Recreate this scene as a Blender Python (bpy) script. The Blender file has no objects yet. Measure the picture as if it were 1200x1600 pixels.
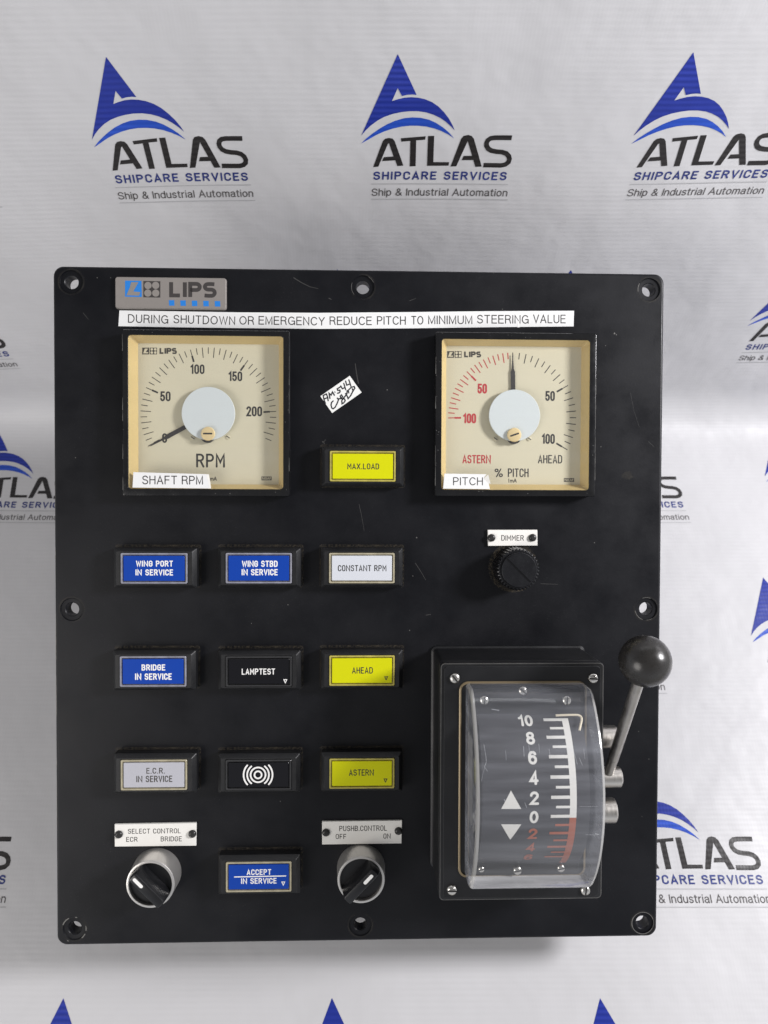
import bpy, bmesh, math, random
from mathutils import Matrix, Vector, Euler
from mathutils.geometry import tessellate_polygon
random.seed(7)
D = bpy.data
S = bpy.context.scene
COL = S.collection
MM = 0.001

# ------------------------------------------------------------------ camera
F = 1200.0                      # focal length in photo pixels (photo 1200 x 1600)
PITCH = math.radians(25.9)      # camera looks down at the banner
BP = 175.5                      # logo pitch on the banner, mm
CAM_H = 3.366 * BP * MM
cd = D.cameras.new('camera'); cam = D.objects.new('camera', cd); COL.objects.link(cam)
cd.sensor_fit = 'VERTICAL'; cd.sensor_height = 24.0; cd.lens = 24.0 * F / 1600.0
cd.clip_start = 0.01; cd.clip_end = 50
cam.rotation_euler = (PITCH, 0, 0); cam.location = (0, 0, CAM_H)
cd.dof.use_dof = True; cd.dof.focus_distance = 0.45; cd.dof.aperture_fstop = 8.0
S.camera = cam
CAMW = Matrix.Translation((0, 0, CAM_H)) @ Euler((PITCH, 0, 0)).to_matrix().to_4x4()

# ------------------------------------------------------------------ light
W = D.worlds.new('World'); S.world = W; W.use_nodes = True
wn = W.node_tree; wn.nodes.clear()
wo = wn.nodes.new('ShaderNodeOutputWorld'); bg = wn.nodes.new('ShaderNodeBackground')
wn.links.new(bg.outputs[0], wo.inputs[0])
tc = wn.nodes.new('ShaderNodeTexCoord'); sx = wn.nodes.new('ShaderNodeSeparateXYZ')
rp = wn.nodes.new('ShaderNodeValToRGB'); mr = wn.nodes.new('ShaderNodeMapRange')
mr.inputs[1].default_value = -1; mr.inputs[2].default_value = 1
wn.links.new(tc.outputs['Generated'], sx.inputs[0]); wn.links.new(sx.outputs[2], mr.inputs[0])
wn.links.new(mr.outputs[0], rp.inputs[0]); wn.links.new(rp.outputs[0], bg.inputs[0])
# a room: pale walls round about, darker above where the photographer stands
rp.color_ramp.elements[0].position = 0.30; rp.color_ramp.elements[0].color = (0.36, 0.35, 0.34, 1)
rp.color_ramp.elements[1].position = 0.88; rp.color_ramp.elements[1].color = (0.21, 0.21, 0.215, 1)
e = rp.color_ramp.elements.new(0.54); e.color = (0.66, 0.68, 0.72, 1)
e = rp.color_ramp.elements.new(0.70); e.color = (0.38, 0.39, 0.42, 1)
# the room is lightest on the side the photographer came from (-Y)
fy = wn.nodes.new('ShaderNodeMath'); fy.operation = 'MULTIPLY'; fy.inputs[1].default_value = -1.0; fy.use_clamp = True
fs_ = wn.nodes.new('ShaderNodeMath'); fs_.operation = 'MULTIPLY_ADD'; fs_.inputs[1].default_value = 0.0; fs_.inputs[2].default_value = 1.15
wn.links.new(sx.outputs[1], fy.inputs[0]); wn.links.new(fy.outputs[0], fs_.inputs[0]); wn.links.new(fs_.outputs[0], bg.inputs[1])

def lamp(name, campos, target, watts, size, color):
    ld = D.lights.new(name, 'AREA'); ld.shape = 'DISK'; ld.size = size; ld.energy = watts; ld.color = color
    o = D.objects.new(name, ld); COL.objects.link(o)
    a = CAMW @ (Vector(campos) * MM); b = CAMW @ (Vector(target) * MM)
    o.location = a; o.rotation_euler = (b - a).to_track_quat('-Z', 'Y').to_euler()
    return o
KEY = lamp('key_lamp', (1036, 335, 137), (0, -60, -480), 20.0, 0.24, (0.99, 0.975, 1.0))
FILL = lamp('fill_lamp', (-830, -420, 330), (0, -60, -480), 5.4, 0.65, (1.0, 0.955, 0.91))
ADDED_TOP = lamp('added_top_light', (60, 1330, 60), (60, -120, -420), 2.0, 1.2, (0.96, 0.98, 1.0))  # unseen light, added to put a bright reflection on the dome top
ADDED_TOP.data.shape = 'RECTANGLE'; ADDED_TOP.data.size = 1.3; ADDED_TOP.data.size_y = 0.16
S.view_settings.view_transform = 'Standard'; S.view_settings.look = 'None'
S.view_settings.exposure = 0.0; S.view_settings.gamma = 1.0
S.render.engine = 'CYCLES'
S.cycles.max_bounces = 12; S.cycles.transparent_max_bounces = 16; S.cycles.use_denoising = True
S.cycles.caustics_reflective = False; S.cycles.caustics_refractive = False

# ------------------------------------------------------------------ materials
def mat(name, color, rough=0.5, metal=0.0, noise=0.0, nscale=60.0, rnoise=0.0, bump=0.0, bscale=300.0, coat=0.0, spec=0.5, stretch=None):
    m = D.materials.new(name); m.use_nodes = True
    nt = m.node_tree; b = nt.nodes['Principled BSDF']
    b.inputs['Base Color'].default_value = (*color, 1); b.inputs['Roughness'].default_value = rough
    b.inputs['Metallic'].default_value = metal; b.inputs['Specular IOR Level'].default_value = spec
    if coat: b.inputs['Coat Weight'].default_value = coat; b.inputs['Coat Roughness'].default_value = 0.12
    t = nt.nodes.new('ShaderNodeTexCoord'); vec = t.outputs['Object']
    if stretch:
        mp = nt.nodes.new('ShaderNodeMapping'); mp.inputs['Scale'].default_value = stretch
        nt.links.new(vec, mp.inputs[0]); vec = mp.outputs[0]
    if noise or rnoise:
        n = nt.nodes.new('ShaderNodeTexNoise'); n.inputs['Scale'].default_value = nscale; n.inputs['Detail'].default_value = 6
        n.inputs['Roughness'].default_value = 0.65
        nt.links.new(vec, n.inputs['Vector'])
        if noise:
            mx = nt.nodes.new('ShaderNodeMix'); mx.data_type = 'RGBA'
            mx.inputs[6].default_value = tuple(c * (1 - noise) for c in color) + (1,)
            mx.inputs[7].default_value = tuple(min(1, c * (1 + noise)) for c in color) + (1,)
            nt.links.new(n.outputs[0], mx.inputs[0]); nt.links.new(mx.outputs[2], b.inputs['Base Color'])
        if rnoise:
            r = nt.nodes.new('ShaderNodeMapRange'); r.inputs[1].default_value = 0.3; r.inputs[2].default_value = 0.7
            r.inputs[3].default_value = max(0, rough - rnoise); r.inputs[4].default_value = rough + rnoise
            nt.links.new(n.outputs[0], r.inputs[0]); nt.links.new(r.outputs[0], b.inputs['Roughness'])
    if bump:
        n2 = nt.nodes.new('ShaderNodeTexNoise'); n2.inputs['Scale'].default_value = bscale; n2.inputs['Detail'].default_value = 3
        nt.links.new(vec, n2.inputs['Vector'])
        bp = nt.nodes.new('ShaderNodeBump'); bp.inputs['Strength'].default_value = bump; bp.inputs['Distance'].default_value = 0.0005
        nt.links.new(n2.outputs[0], bp.inputs['Height']); nt.links.new(bp.outputs[0], b.inputs['Normal'])
    return m

def clear_mat(name, tint, haze, hazecol, rough=0.02, scratch=False, ior=1.49):
    """thin clear plastic: see-through, fresnel reflection, a little scuffed haze"""
    m = D.materials.new(name); m.use_nodes = True; nt = m.node_tree; nt.nodes.clear()
    out = nt.nodes.new('ShaderNodeOutputMaterial')
    tr = nt.nodes.new('ShaderNodeBsdfTransparent'); tr.inputs[0].default_value = (*tint, 1)
    gl = nt.nodes.new('ShaderNodeBsdfGlossy'); gl.inputs['Roughness'].default_value = rough
    df = nt.nodes.new('ShaderNodeBsdfDiffuse'); df.inputs[0].default_value = (*hazecol, 1)
    fr = nt.nodes.new('ShaderNodeFresnel'); fr.inputs[0].default_value = ior
    m1 = nt.nodes.new('ShaderNodeMixShader'); m2 = nt.nodes.new('ShaderNodeMixShader')
    m1.inputs[0].default_value = haze
    ge = nt.nodes.new('ShaderNodeNewGeometry'); im = nt.nodes.new('ShaderNodeMix'); im.data_type = 'FLOAT'
    im.inputs[2].default_value = ior; im.inputs[3].default_value = 1.0 / ior      # same reflection from both sides of the thin sheet
    nt.links.new(ge.outputs['Backfacing'], im.inputs[0]); nt.links.new(im.outputs[0], fr.inputs[0])
    nt.links.new(tr.outputs[0], m1.inputs[1]); nt.links.new(df.outputs[0], m1.inputs[2])
    nt.links.new(fr.outputs[0], m2.inputs[0]); nt.links.new(m1.outputs[0], m2.inputs[1]); nt.links.new(gl.outputs[0], m2.inputs[2])
    nt.links.new(m2.outputs[0], out.inputs[0])
    if scratch:
        t = nt.nodes.new('ShaderNodeTexCoord'); mp = nt.nodes.new('ShaderNodeMapping'); mp.inputs['Scale'].default_value = (14, 160, 60)
        n = nt.nodes.new('ShaderNodeTexNoise'); n.inputs['Scale'].default_value = 1.0; n.inputs['Detail'].default_value = 7
        r = nt.nodes.new('ShaderNodeMapRange'); r.inputs[1].default_value = 0.35; r.inputs[2].default_value = 0.75
        r.inputs[3].default_value = haze * 0.6; r.inputs[4].default_value = haze * 1.6
        nt.links.new(t.outputs['Object'], mp.inputs[0]); nt.links.new(mp.outputs[0], n.inputs[0])
        nt.links.new(n.outputs[0], r.inputs[0]); 
        lw = nt.nodes.new('ShaderNodeLayerWeight'); lw.inputs[0].default_value = 0.5
        pw = nt.nodes.new('ShaderNodeMath'); pw.operation = 'MULTIPLY_ADD'; pw.inputs[1].default_value = 7.0; pw.inputs[2].default_value = 0.8  # diffuse haze raised at grazing angles, painting the cover's edges bright
        p3 = nt.nodes.new('ShaderNodeMath'); p3.operation = 'POWER'; p3.inputs[1].default_value = 7.0
        ml = nt.nodes.new('ShaderNodeMath'); ml.operation = 'MULTIPLY'; ml.use_clamp = True
        nt.links.new(lw.outputs['Facing'], p3.inputs[0]); nt.links.new(p3.outputs[0], pw.inputs[0])
        nt.links.new(pw.outputs[0], ml.inputs[0]); nt.links.new(r.outputs[0], ml.inputs[1]); nt.links.new(ml.outputs[0], m1.inputs[0])
        b = nt.nodes.new('ShaderNodeBump'); b.inputs['Strength'].default_value = 0.12; b.inputs['Distance'].default_value = 0.0006
        nt.links.new(n.outputs[0], b.inputs['Height']); nt.links.new(b.outputs[0], gl.inputs['Normal'])
    return m

def dust_mat(name, color, amount, nscale):
    m = D.materials.new(name); m.use_nodes = True; nt = m.node_tree; nt.nodes.clear()
    out = nt.nodes.new('ShaderNodeOutputMaterial'); tr = nt.nodes.new('ShaderNodeBsdfTransparent')
    df = nt.nodes.new('ShaderNodeBsdfDiffuse'); df.inputs[0].default_value = (*color, 1)
    mx = nt.nodes.new('ShaderNodeMixShader'); t = nt.nodes.new('ShaderNodeTexCoord')
    n = nt.nodes.new('ShaderNodeTexNoise'); n.inputs['Scale'].default_value = nscale; n.inputs['Detail'].default_value = 5
    r = nt.nodes.new('ShaderNodeMapRange'); r.inputs[1].default_value = 0.38; r.inputs[2].default_value = 0.72
    r.inputs[3].default_value = 0.0; r.inputs[4].default_value = amount
    nt.links.new(t.outputs['Object'], n.inputs[0]); nt.links.new(n.outputs[0], r.inputs[0]); nt.links.new(r.outputs[0], mx.inputs[0])
    nt.links.new(tr.outputs[0], mx.inputs[1]); nt.links.new(df.outputs[0], mx.inputs[2]); nt.links.new(mx.outputs[0], out.inputs[0])
    return m

M = {}
M['plate'] = mat('black_plate_paint', (0.0035, 0.0038, 0.0056), 0.43, spec=0.26, noise=0.35, nscale=22, rnoise=0.13, bump=0.06, bscale=900)
def speckle(m, amount, col, scale=1400.0, smudge=True):
    """dust specks and rubbed, slightly shinier patches on a painted surface"""
    nt = m.node_tree; b = nt.nodes['Principled BSDF']; t = nt.nodes.new('ShaderNodeTexCoord')
    src = b.inputs['Base Color'].links[0].from_socket
    n = nt.nodes.new('ShaderNodeTexNoise'); n.inputs['Scale'].default_value = scale; n.inputs['Detail'].default_value = 1
    n2 = nt.nodes.new('ShaderNodeTexNoise'); n2.inputs['Scale'].default_value = 16; n2.inputs['Detail'].default_value = 5; n2.inputs['Distortion'].default_value = 0.8
    r = nt.nodes.new('ShaderNodeMapRange'); r.inputs[1].default_value = 0.66; r.inputs[2].default_value = 0.80; r.inputs[4].default_value = amount
    r2 = nt.nodes.new('ShaderNodeMapRange'); r2.inputs[1].default_value = 0.40; r2.inputs[2].default_value = 0.68; r2.inputs[3].default_value = 0.10; r2.inputs[4].default_value = 1.0
    mu = nt.nodes.new('ShaderNodeMath'); mu.operation = 'MULTIPLY'
    ad = nt.nodes.new('ShaderNodeMath'); ad.operation = 'MULTIPLY_ADD'; ad.inputs[1].default_value = 0.035
    mx = nt.nodes.new('ShaderNodeMix'); mx.data_type = 'RGBA'; mx.inputs[7].default_value = (*col, 1)
    nt.links.new(t.outputs['Object'], n.inputs[0]); nt.links.new(t.outputs['Object'], n2.inputs[0])
    nt.links.new(n.outputs[0], r.inputs[0]); nt.links.new(n2.outputs[0], r2.inputs[0])
    nt.links.new(r.outputs[0], mu.inputs[0]); nt.links.new(r2.outputs[0], mu.inputs[1])
    nt.links.new(r2.outputs[0], ad.inputs[0]); nt.links.new(mu.outputs[0], ad.inputs[2])
    nt.links.new(ad.outputs[0], mx.inputs[0]); nt.links.new(src, mx.inputs[6]); nt.links.new(mx.outputs[2], b.inputs['Base Color'])
speckle(M['plate'], 0.30, (0.095, 0.095, 0.098))
M['bezel'] = mat('black_bezel_plastic', (0.007, 0.0073, 0.0085), 0.42, noise=0.2, nscale=120, rnoise=0.07, bump=0.05, bscale=700)
M['gauge'] = mat('black_gauge_enamel', (0.004, 0.0043, 0.0055), 0.22, noise=0.2, nscale=120, rnoise=0.07)
M['housing'] = mat('black_housing_paint', (0.0065, 0.0068, 0.008), 0.36, noise=0.25, nscale=60, rnoise=0.07, bump=0.05, bscale=700)
speckle(M['housing'], 0.22, (0.10, 0.095, 0.085)); speckle(M['bezel'], 0.30, (0.12, 0.11, 0.09), 1100.0); speckle(M['gauge'], 0.15, (0.12, 0.11, 0.09), 1100.0)
M['worn'] = mat('worn_edge_metal', (0.17, 0.165, 0.155), 0.4, 0.5, noise=0.5, nscale=260)
M['scratch'] = mat('pale_scratch', (0.045, 0.044, 0.042), 0.5)
M['gold'] = mat('gold_lacquer', (0.68, 0.52, 0.23), 0.36, 0.12, noise=0.08, nscale=60)
M['dial'] = mat('cream_dial', (0.64, 0.595, 0.43), 0.6, noise=0.05, nscale=18)
M['hub'] = mat('pale_blue_cover', (0.65, 0.70, 0.69), 0.5)
M['brass'] = mat('brass', (0.86, 0.68, 0.36), 0.32, 0.25, noise=0.1, nscale=300)
M['ink'] = mat('black_ink', (0.022, 0.02, 0.018), 0.6)
M['needle'] = mat('needle_black', (0.03, 0.027, 0.025), 0.45)
M['red'] = mat('red_ink', (0.48, 0.035, 0.04), 0.6)
M['logoink'] = mat('dial_logo_ink', (0.05, 0.045, 0.035), 0.6)
M['white'] = mat('white_ink', (0.86, 0.85, 0.82), 0.55)
M['tape'] = mat('white_label_tape', (0.80, 0.80, 0.79), 0.35, noise=0.03, nscale=90)
M['tag'] = mat('cream_engraved_plastic', (0.86, 0.84, 0.79), 0.4, noise=0.06, nscale=120)
M['tagink'] = mat('engraved_fill', (0.07, 0.065, 0.06), 0.7)
M['paper'] = mat('paper', (0.80, 0.80, 0.77), 0.7, noise=0.03, nscale=200)
M['pen'] = mat('pen_ink', (0.02, 0.02, 0.025), 0.5)
M['screw'] = mat('dark_screw', (0.035, 0.034, 0.033), 0.3, 0.3)
M['steel'] = mat('bright_steel', (0.66, 0.64, 0.60), 0.24, 1.0, noise=0.12, nscale=300, rnoise=0.08)
M['brushed'] = mat('brushed_steel', (0.62, 0.59, 0.55), 0.34, 1.0, noise=0.12, nscale=220, rnoise=0.08, stretch=(8, 1, 1))
M['rod'] = mat('worn_rod_steel', (0.46, 0.44, 0.41), 0.36, 1.0, noise=0.25, nscale=120, rnoise=0.1)
M['silver'] = mat('satin_silver', (0.68, 0.66, 0.63), 0.33, 0.8, noise=0.05, nscale=200)
M['slot'] = mat('slot_dark', (0.012, 0.011, 0.01), 0.7)
M['handle'] = mat('switch_black', (0.007, 0.0073, 0.0085), 0.34, rnoise=0.05, nscale=200)
M['knob'] = mat('knob_black', (0.006, 0.0063, 0.008), 0.28, noise=0.25, nscale=200, rnoise=0.08)
M['ball'] = mat('ball_phenolic', (0.019, 0.0175, 0.016), 0.28, noise=0.22, nscale=160, rnoise=0.07, bump=0.1, bscale=500)
speckle(M['ball'], 0.30, (0.085, 0.075, 0.065), 800.0); speckle(M['rod'], 0.55, (0.06, 0.05, 0.04), 420.0)
M['scuff'] = mat('pale_scuff', (0.36, 0.37, 0.39), 0.5)
M['lens_yellow'] = mat('yellow_lens', (0.61, 0.615, 0.004), 0.28, spec=0.25, noise=0.03, nscale=60)
M['lens_blue'] = mat('blue_lens', (0.007, 0.052, 0.35), 0.25, spec=0.25, noise=0.06, nscale=60)
M['lens_white'] = mat('white_lens', (0.62, 0.64, 0.68), 0.28, noise=0.02, nscale=60)
M['lens_grey'] = mat('frosted_lens', (0.46, 0.46, 0.50), 0.3, noise=0.05, nscale=60)
M['lens_black'] = mat('black_lens', (0.004, 0.004, 0.006), 0.16)
M['frame_tan'] = mat('dusty_clear_frame', (0.40, 0.36, 0.25), 0.22, noise=0.55, nscale=160)
M['frame_gold'] = mat('yellowed_clear_frame', (0.44, 0.38, 0.09), 0.2, noise=0.55, nscale=160)
M['frame_smoke'] = mat('smoky_clear_frame', (0.26, 0.26, 0.30), 0.16, noise=0.6, nscale=160)
M['frame_dark'] = mat('dark_clear_frame', (0.035, 0.035, 0.036), 0.2, noise=0.3, nscale=160)
M['dust'] = dust_mat('dusty_residue', (0.13, 0.11, 0.08), 0.5, 750)
M['dustfine'] = dust_mat('dusty_smudge', (0.12, 0.11, 0.09), 0.22, 90)
M['metalplate'] = mat('grey_maker_plate', (0.29, 0.265, 0.245), 0.42, 0.25, noise=0.06, nscale=300)
M['plateblue'] = mat('maker_blue', (0.02, 0.20, 0.62), 0.35)
M['platedark'] = mat('maker_dark', (0.045, 0.04, 0.038), 0.5)
M['glass'] = clear_mat('gauge_glass', (1, 1, 1), 0.018, (0.7, 0.7, 0.7), 0.03, True, ior=1.40)
M['dome'] = clear_mat('clear_scuffed_dome', (0.985, 0.985, 0.985), 0.155, (0.60, 0.62, 0.68), 0.07, True, ior=1.45)
M['domewall'] = clear_mat('clear_wall_painted_reflection', (0.98, 0.98, 0.98), 0.85, (0.90, 0.90, 0.91), 0.08, True, ior=1.45)  # white haze stands in for the bright reflection in the bottom wall
M['domerim'] = clear_mat('clear_rim_painted_highlight', (0.95, 0.94, 0.92), 0.42, (0.78, 0.77, 0.75), 0.06, ior=1.9)  # pale haze paints the highlight along the cover's end rims
M['drum'] = mat('scale_black', (0.022, 0.022, 0.026), 0.45, noise=0.2, nscale=60)
M['drumwhite'] = mat('scale_white', (0.68, 0.67, 0.63), 0.5)
M['drumorange'] = mat('scale_orange', (0.32, 0.075, 0.028), 0.5)
M['wire'] = mat('cream_wire', (0.74, 0.66, 0.50), 0.45)
M['flange'] = mat('brass_flange_edge', (0.22, 0.17, 0.10), 0.35, 0.4)
M['sidereflection'] = mat('grey_painted_reflection', (0.16, 0.15, 0.14), 0.5)  # grey tone for the reflection painted on the cover's end

# ------------------------------------------------------------------ mesh builder
class MB:
    def __init__(s): s.v = []; s.f = []; s.m = []; s.mats = []
    def mi(s, m):
        if m not in s.mats: s.mats.append(m)
        return s.mats.index(m)
    def add(s, vs, fs, m):
        o = len(s.v); s.v += [tuple(v) for v in vs]; k = s.mi(m)
        for f in fs: s.f.append([i + o for i in f]); s.m.append(k)
    def loft(s, loops, m, cap0=False, cap1=False):
        """loops: list of (outline2d, z)"""
        n = len(loops[0][0]); vs = []; fs = []
        for o, z in loops: vs += [(x, y, z) for x, y in o]
        for k in range(len(loops) - 1):
            for i in range(n):
                j = (i + 1) % n; fs.append((k * n + i, k * n + j, (k + 1) * n + j, (k + 1) * n + i))
        if cap0: fs.append(tuple(range(n))[::-1])
        if cap1: fs.append(tuple(range((len(loops) - 1) * n, len(loops) * n)))
        s.add(vs, fs, m)
    def rings(s, rings3, m, cap0=False, cap1=False):
        n = len(rings3[0]); vs = [p for r in rings3 for p in r]; fs = []
        for k in range(len(rings3) - 1):
            for i in range(n):
                j = (i + 1) % n; fs.append((k * n + i, k * n + j, (k + 1) * n + j, (k + 1) * n + i))
        if cap0: fs.append(tuple(range(n))[::-1])
        if cap1: fs.append(tuple(range((len(rings3) - 1) * n, len(rings3) * n)))
        s.add(vs, fs, m)
    def flat(s, poly, z, m):
        tri = tessellate_polygon([[Vector((x, y, 0)) for x, y in poly]])
        fs = []
        for t in tri:
            a, b, c = [poly[i] for i in t]
            cr = (b[0]-a[0])*(c[1]-a[1]) - (b[1]-a[1])*(c[0]-a[0])
            fs.append(tuple(t) if cr > 0 else tuple(t)[::-1])
        s.add([(x, y, z) for x, y in poly], fs, m)
    def ribbon(s, pts, w, z, m, closed=False, cap=True, w1=None):
        p = [Vector((a, b)) for a, b in pts]
        q = [p[0]]
        for a in p[1:]:
            if (a - q[-1]).length > 1e-6: q.append(a)
        if closed and (q[0] - q[-1]).length < 1e-6: q.pop()
        n = len(q)
        if n < 2: return
        L = []; R = []
        for i in range(n):
            ww = w if w1 is None else w + (w1 - w) * i / (n - 1)
            if closed: d0 = (q[i] - q[i-1]).normalized(); d1 = (q[(i+1) % n] - q[i]).normalized()
            else:
                d1 = (q[i+1] - q[i]).normalized() if i < n-1 else (q[i] - q[i-1]).normalized()
                d0 = (q[i] - q[i-1]).normalized() if i > 0 else d1
            nn = Vector((-d0.y - d1.y, d0.x + d1.x))
            if nn.length < 1e-6: nn = Vector((-d1.y, d1.x))
            nn.normalize(); c = max(0.45, nn.dot(Vector((-d1.y, d1.x)))); off = nn * (ww / 2 / c)
            L.append(q[i] + off); R.append(q[i] - off)
        vs = [(a.x, a.y, z) for a in L] + [(a.x, a.y, z) for a in R]
        fs = [(n + i, n + (i+1) % n, (i+1) % n, i) for i in range(n if closed else n - 1)]
        s.add(vs, fs, m)
        if cap and not closed:
            for e, sgn in ((0, -1), (n-1, 1)):
                d = (q[1] - q[0]).normalized() if e == 0 else (q[-1] - q[-2]).normalized()
                ww = w if (w1 is None or e == 0) else w1
                a0 = math.atan2(d.y * sgn, d.x * sgn)
                arc = [(q[e].x + ww/2 * math.cos(a0 + t), q[e].y + ww/2 * math.sin(a0 + t)) for t in [(-0.5 + k/6) * math.pi for k in range(7)]]
                s.add([(x, y, z) for x, y in arc], [tuple(range(7))], m)
    def build(s, name, parent=None, loc=(0, 0, 0), smooth=35, bevel=0, seg=2, label=None):
        me = D.meshes.new(name)
        me.from_pydata([((x - loc[0]) * MM, (y - loc[1]) * MM, (z - loc[2]) * MM) for x, y, z in s.v], [], s.f)
        for m in s.mats: me.materials.append(M[m])
        for p, k in zip(me.polygons, s.m): p.material_index = k
        bm = bmesh.new(); bm.from_mesh(me)
        if bevel:
            bmesh.ops.remove_doubles(bm, verts=bm.verts, dist=1e-6)
            ed = [e for e in bm.edges if len(e.link_faces) == 2 and e.calc_face_angle(0) > 0.6]
            bmesh.ops.bevel(bm, geom=ed, offset=bevel * MM, segments=seg, profile=0.6, affect='EDGES', clamp_overlap=True)
        bm.to_mesh(me); bm.free()
        if smooth:
            me.polygons.foreach_set('use_smooth', [True] * len(me.polygons))
            me.set_sharp_from_angle(angle=math.radians(smooth))
        o = D.objects.new(name, me); COL.objects.link(o)
        if parent is not None:
            o.parent = parent
            b = parent.get('_o', (0, 0, 0))
            o.location = ((loc[0] - b[0]) * MM, (loc[1] - b[1]) * MM, (loc[2] - b[2]) * MM)
        o['_o'] = tuple(float(c) for c in loc)
        if label: o['label'] = label
        return o

def rr(cx, cy, w, h, r, n=5):
    out = []
    r = min(r, w/2 - 1e-4, h/2 - 1e-4)
    for sx_, sy_, a0 in ((1, -1, -90), (1, 1, 0), (-1, 1, 90), (-1, -1, 180)):
        for k in range(n + 1):
            a = math.radians(a0 + 90 * k / n)
            out.append((cx + sx_ * (w/2 - r) + r * math.cos(a), cy + sy_ * (h/2 - r) + r * math.sin(a)))
    return out
def circ(cx, cy, r, n=40, a0=0): return [(cx + r * math.cos(a0 + 2*math.pi*k/n), cy + r * math.sin(a0 + 2*math.pi*k/n)) for k in range(n)]
def arc(cx, cy, rx, ry, a0, a1, n=10):
    return [(cx + rx * math.cos(math.radians(a0 + (a1-a0)*k/n)), cy + ry * math.sin(math.radians(a0 + (a1-a0)*k/n))) for k in range(n + 1)]
def inset(poly, d):
    cx = sum(p[0] for p in poly)/len(poly); cy = sum(p[1] for p in poly)/len(poly)
    n = len(poly); out = []
    for i in range(n):
        a = Vector(poly[i-1]); b = Vector(poly[i]); c = Vector(poly[(i+1) % n])
        e0 = (b - a).normalized(); e1 = (c - b).normalized()
        nn = Vector((-(e0.y+e1.y), e0.x+e1.x)).normalized()
        out.append(tuple(b + nn * (d / max(0.4, nn.dot(Vector((-e1.y, e1.x)))))))
    return out

# ------------------------------------------------------------------ panel pose (fitted from its corners)
RX, RY, RZ = 2.22015432e-02, 3.24409942e-02, -2.92846343e-03
T = Vector((-13.5196, -58.2759, -462.995)); PW, PH = 365.0, 405.83
RM = Matrix.Rotation(RZ, 3, 'Z') @ Matrix.Rotation(RY, 3, 'Y') @ Matrix.Rotation(RX, 3, 'X')
RT = RM.transposed(); EYE = RT @ (-T)
def ray(px, py): return RT @ Vector(((px - 600) / F, -(py - 800) / F, -1))
def P(px, py, h=0.0):
    d = ray(px, py); k = (h - EYE.z) / d.z; q = EYE + d * k
    return (q.x, q.y)
def scl(px, py, h):          # mm per photo pixel there
    a = P(px - 5, py, h); b = P(px + 5, py, h); return (b[0] - a[0]) / 10
PANELM = CAMW @ Matrix.Translation(T * MM) @ RM.to_4x4()

# ------------------------------------------------------------------ lettering
def _G():
    A = arc; g = {}
    g['A'] = (.52, [[(0, 0), (.26, 1), (.52, 0)], [(.09, .28), (.43, .28)]])
    g['B'] = (.48, [[(0, 0), (0, 1), (.24, 1)] + A(.24, .765, .22, .235, 90, -90) + [(0, .53)], [(.24, .53)] + A(.24, .265, .24, .265, 90, -90) + [(0, 0)]])
    g['C'] = (.48, [A(.24, .74, .24, .26, 0, 180) + A(.24, .26, .24, .26, 180, 360)])
    g['D'] = (.48, [[(0, 0), (0, 1), (.2, 1)] + A(.2, .72, .28, .28, 90, 0) + A(.2, .28, .28, .28, 0, -90) + [(0, 0)]])
    g['E'] = (.42, [[(.42, 1), (0, 1), (0, 0), (.42, 0)], [(0, .52), (.36, .52)]])
    g['F'] = (.42, [[(.42, 1), (0, 1), (0, 0)], [(0, .5), (.36, .5)]])
    g['G'] = (.48, [A(.24, .74, .24, .26, 0, 180) + A(.24, .26, .24, .26, 180, 360) + [(.48, .48), (.27, .48)]])
    g['H'] = (.48, [[(0, 0), (0, 1)], [(.48, 0), (.48, 1)], [(0, .52), (.48, .52)]])
    g['I'] = (.0, [[(0, 0), (0, 1)]])
    g['L'] = (.40, [[(0, 1), (0, 0), (.40, 0)]])
    g['M'] = (.58, [[(0, 0), (0, 1), (.29, .36), (.58, 1), (.58, 0)]])
    g['N'] = (.60, [[(0, 0), (0, 1), (.60, 0), (.60, 1)]])
    g['O'] = (.48, [A(.24, .74, .24, .26, 0, 180) + A(.24, .26, .24, .26, 180, 360) + [(.48, .74)]])
    g['P'] = (.48, [[(0, 0), (0, 1), (.24, 1)] + A(.24, .74, .24, .26, 90, -90) + [(0, .48)]])
    g['R'] = (.50, [[(0, 0), (0, 1), (.24, 1)] + A(.24, .75, .24, .25, 90, -90) + [(0, .5)], [(.26, .5), (.50, 0)]])
    g['S'] = (.48, [A(.24, .765, .23, .235, 15, 270, 14) + A(.24, .265, .24, .265, 90, -165, 14)])
    g['T'] = (.48, [[(0, 1), (.48, 1)], [(.24, 1), (.24, 0)]])
    g['U'] = (.48, [[(0, 1)] + A(.24, .26, .24, .26, 180, 360) + [(.48, 1)]])
    g['V'] = (.52, [[(0, 1), (.26, 0), (.52, 1)]])
    g['W'] = (.74, [[(0, 1), (.18, 0), (.37, .85), (.56, 0), (.74, 1)]])
    g['X'] = (.52, [[(0, 0), (.52, 1)], [(0, 1), (.52, 0)]])
    g['Y'] = (.52, [[(0, 1), (.26, .48), (.52, 1)], [(.26, .48), (.26, 0)]])
    g['.'] = (.04, [[(.0, .02), (.04, .02)]])
    g[' '] = (.16, [])
    g['0'] = (.42, [A(.21, .76, .21, .24, 0, 180) + A(.21, .24, .21, .24, 180, 360) + [(.42, .76)]])
    g['1'] = (.22, [[(0, .80), (.2, 1), (.2, 0)]])
    g['2'] = (.42, [A(.21, .76, .21, .24, 170, -35, 14) + [(0, 0), (.44, 0)]])
    g['5'] = (.42, [[(.40, 1), (.04, 1), (.02, .52)] + A(.20, .31, .22, .31, 130, -160, 14)])
    g['%'] = (.72, [A(.15, .82, .14, .17, 0, 360, 14), A(.57, .18, .14, .17, 0, 360, 14), [(.16, 0), (.56, 1)]])
    return g
GLY = _G()
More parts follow.
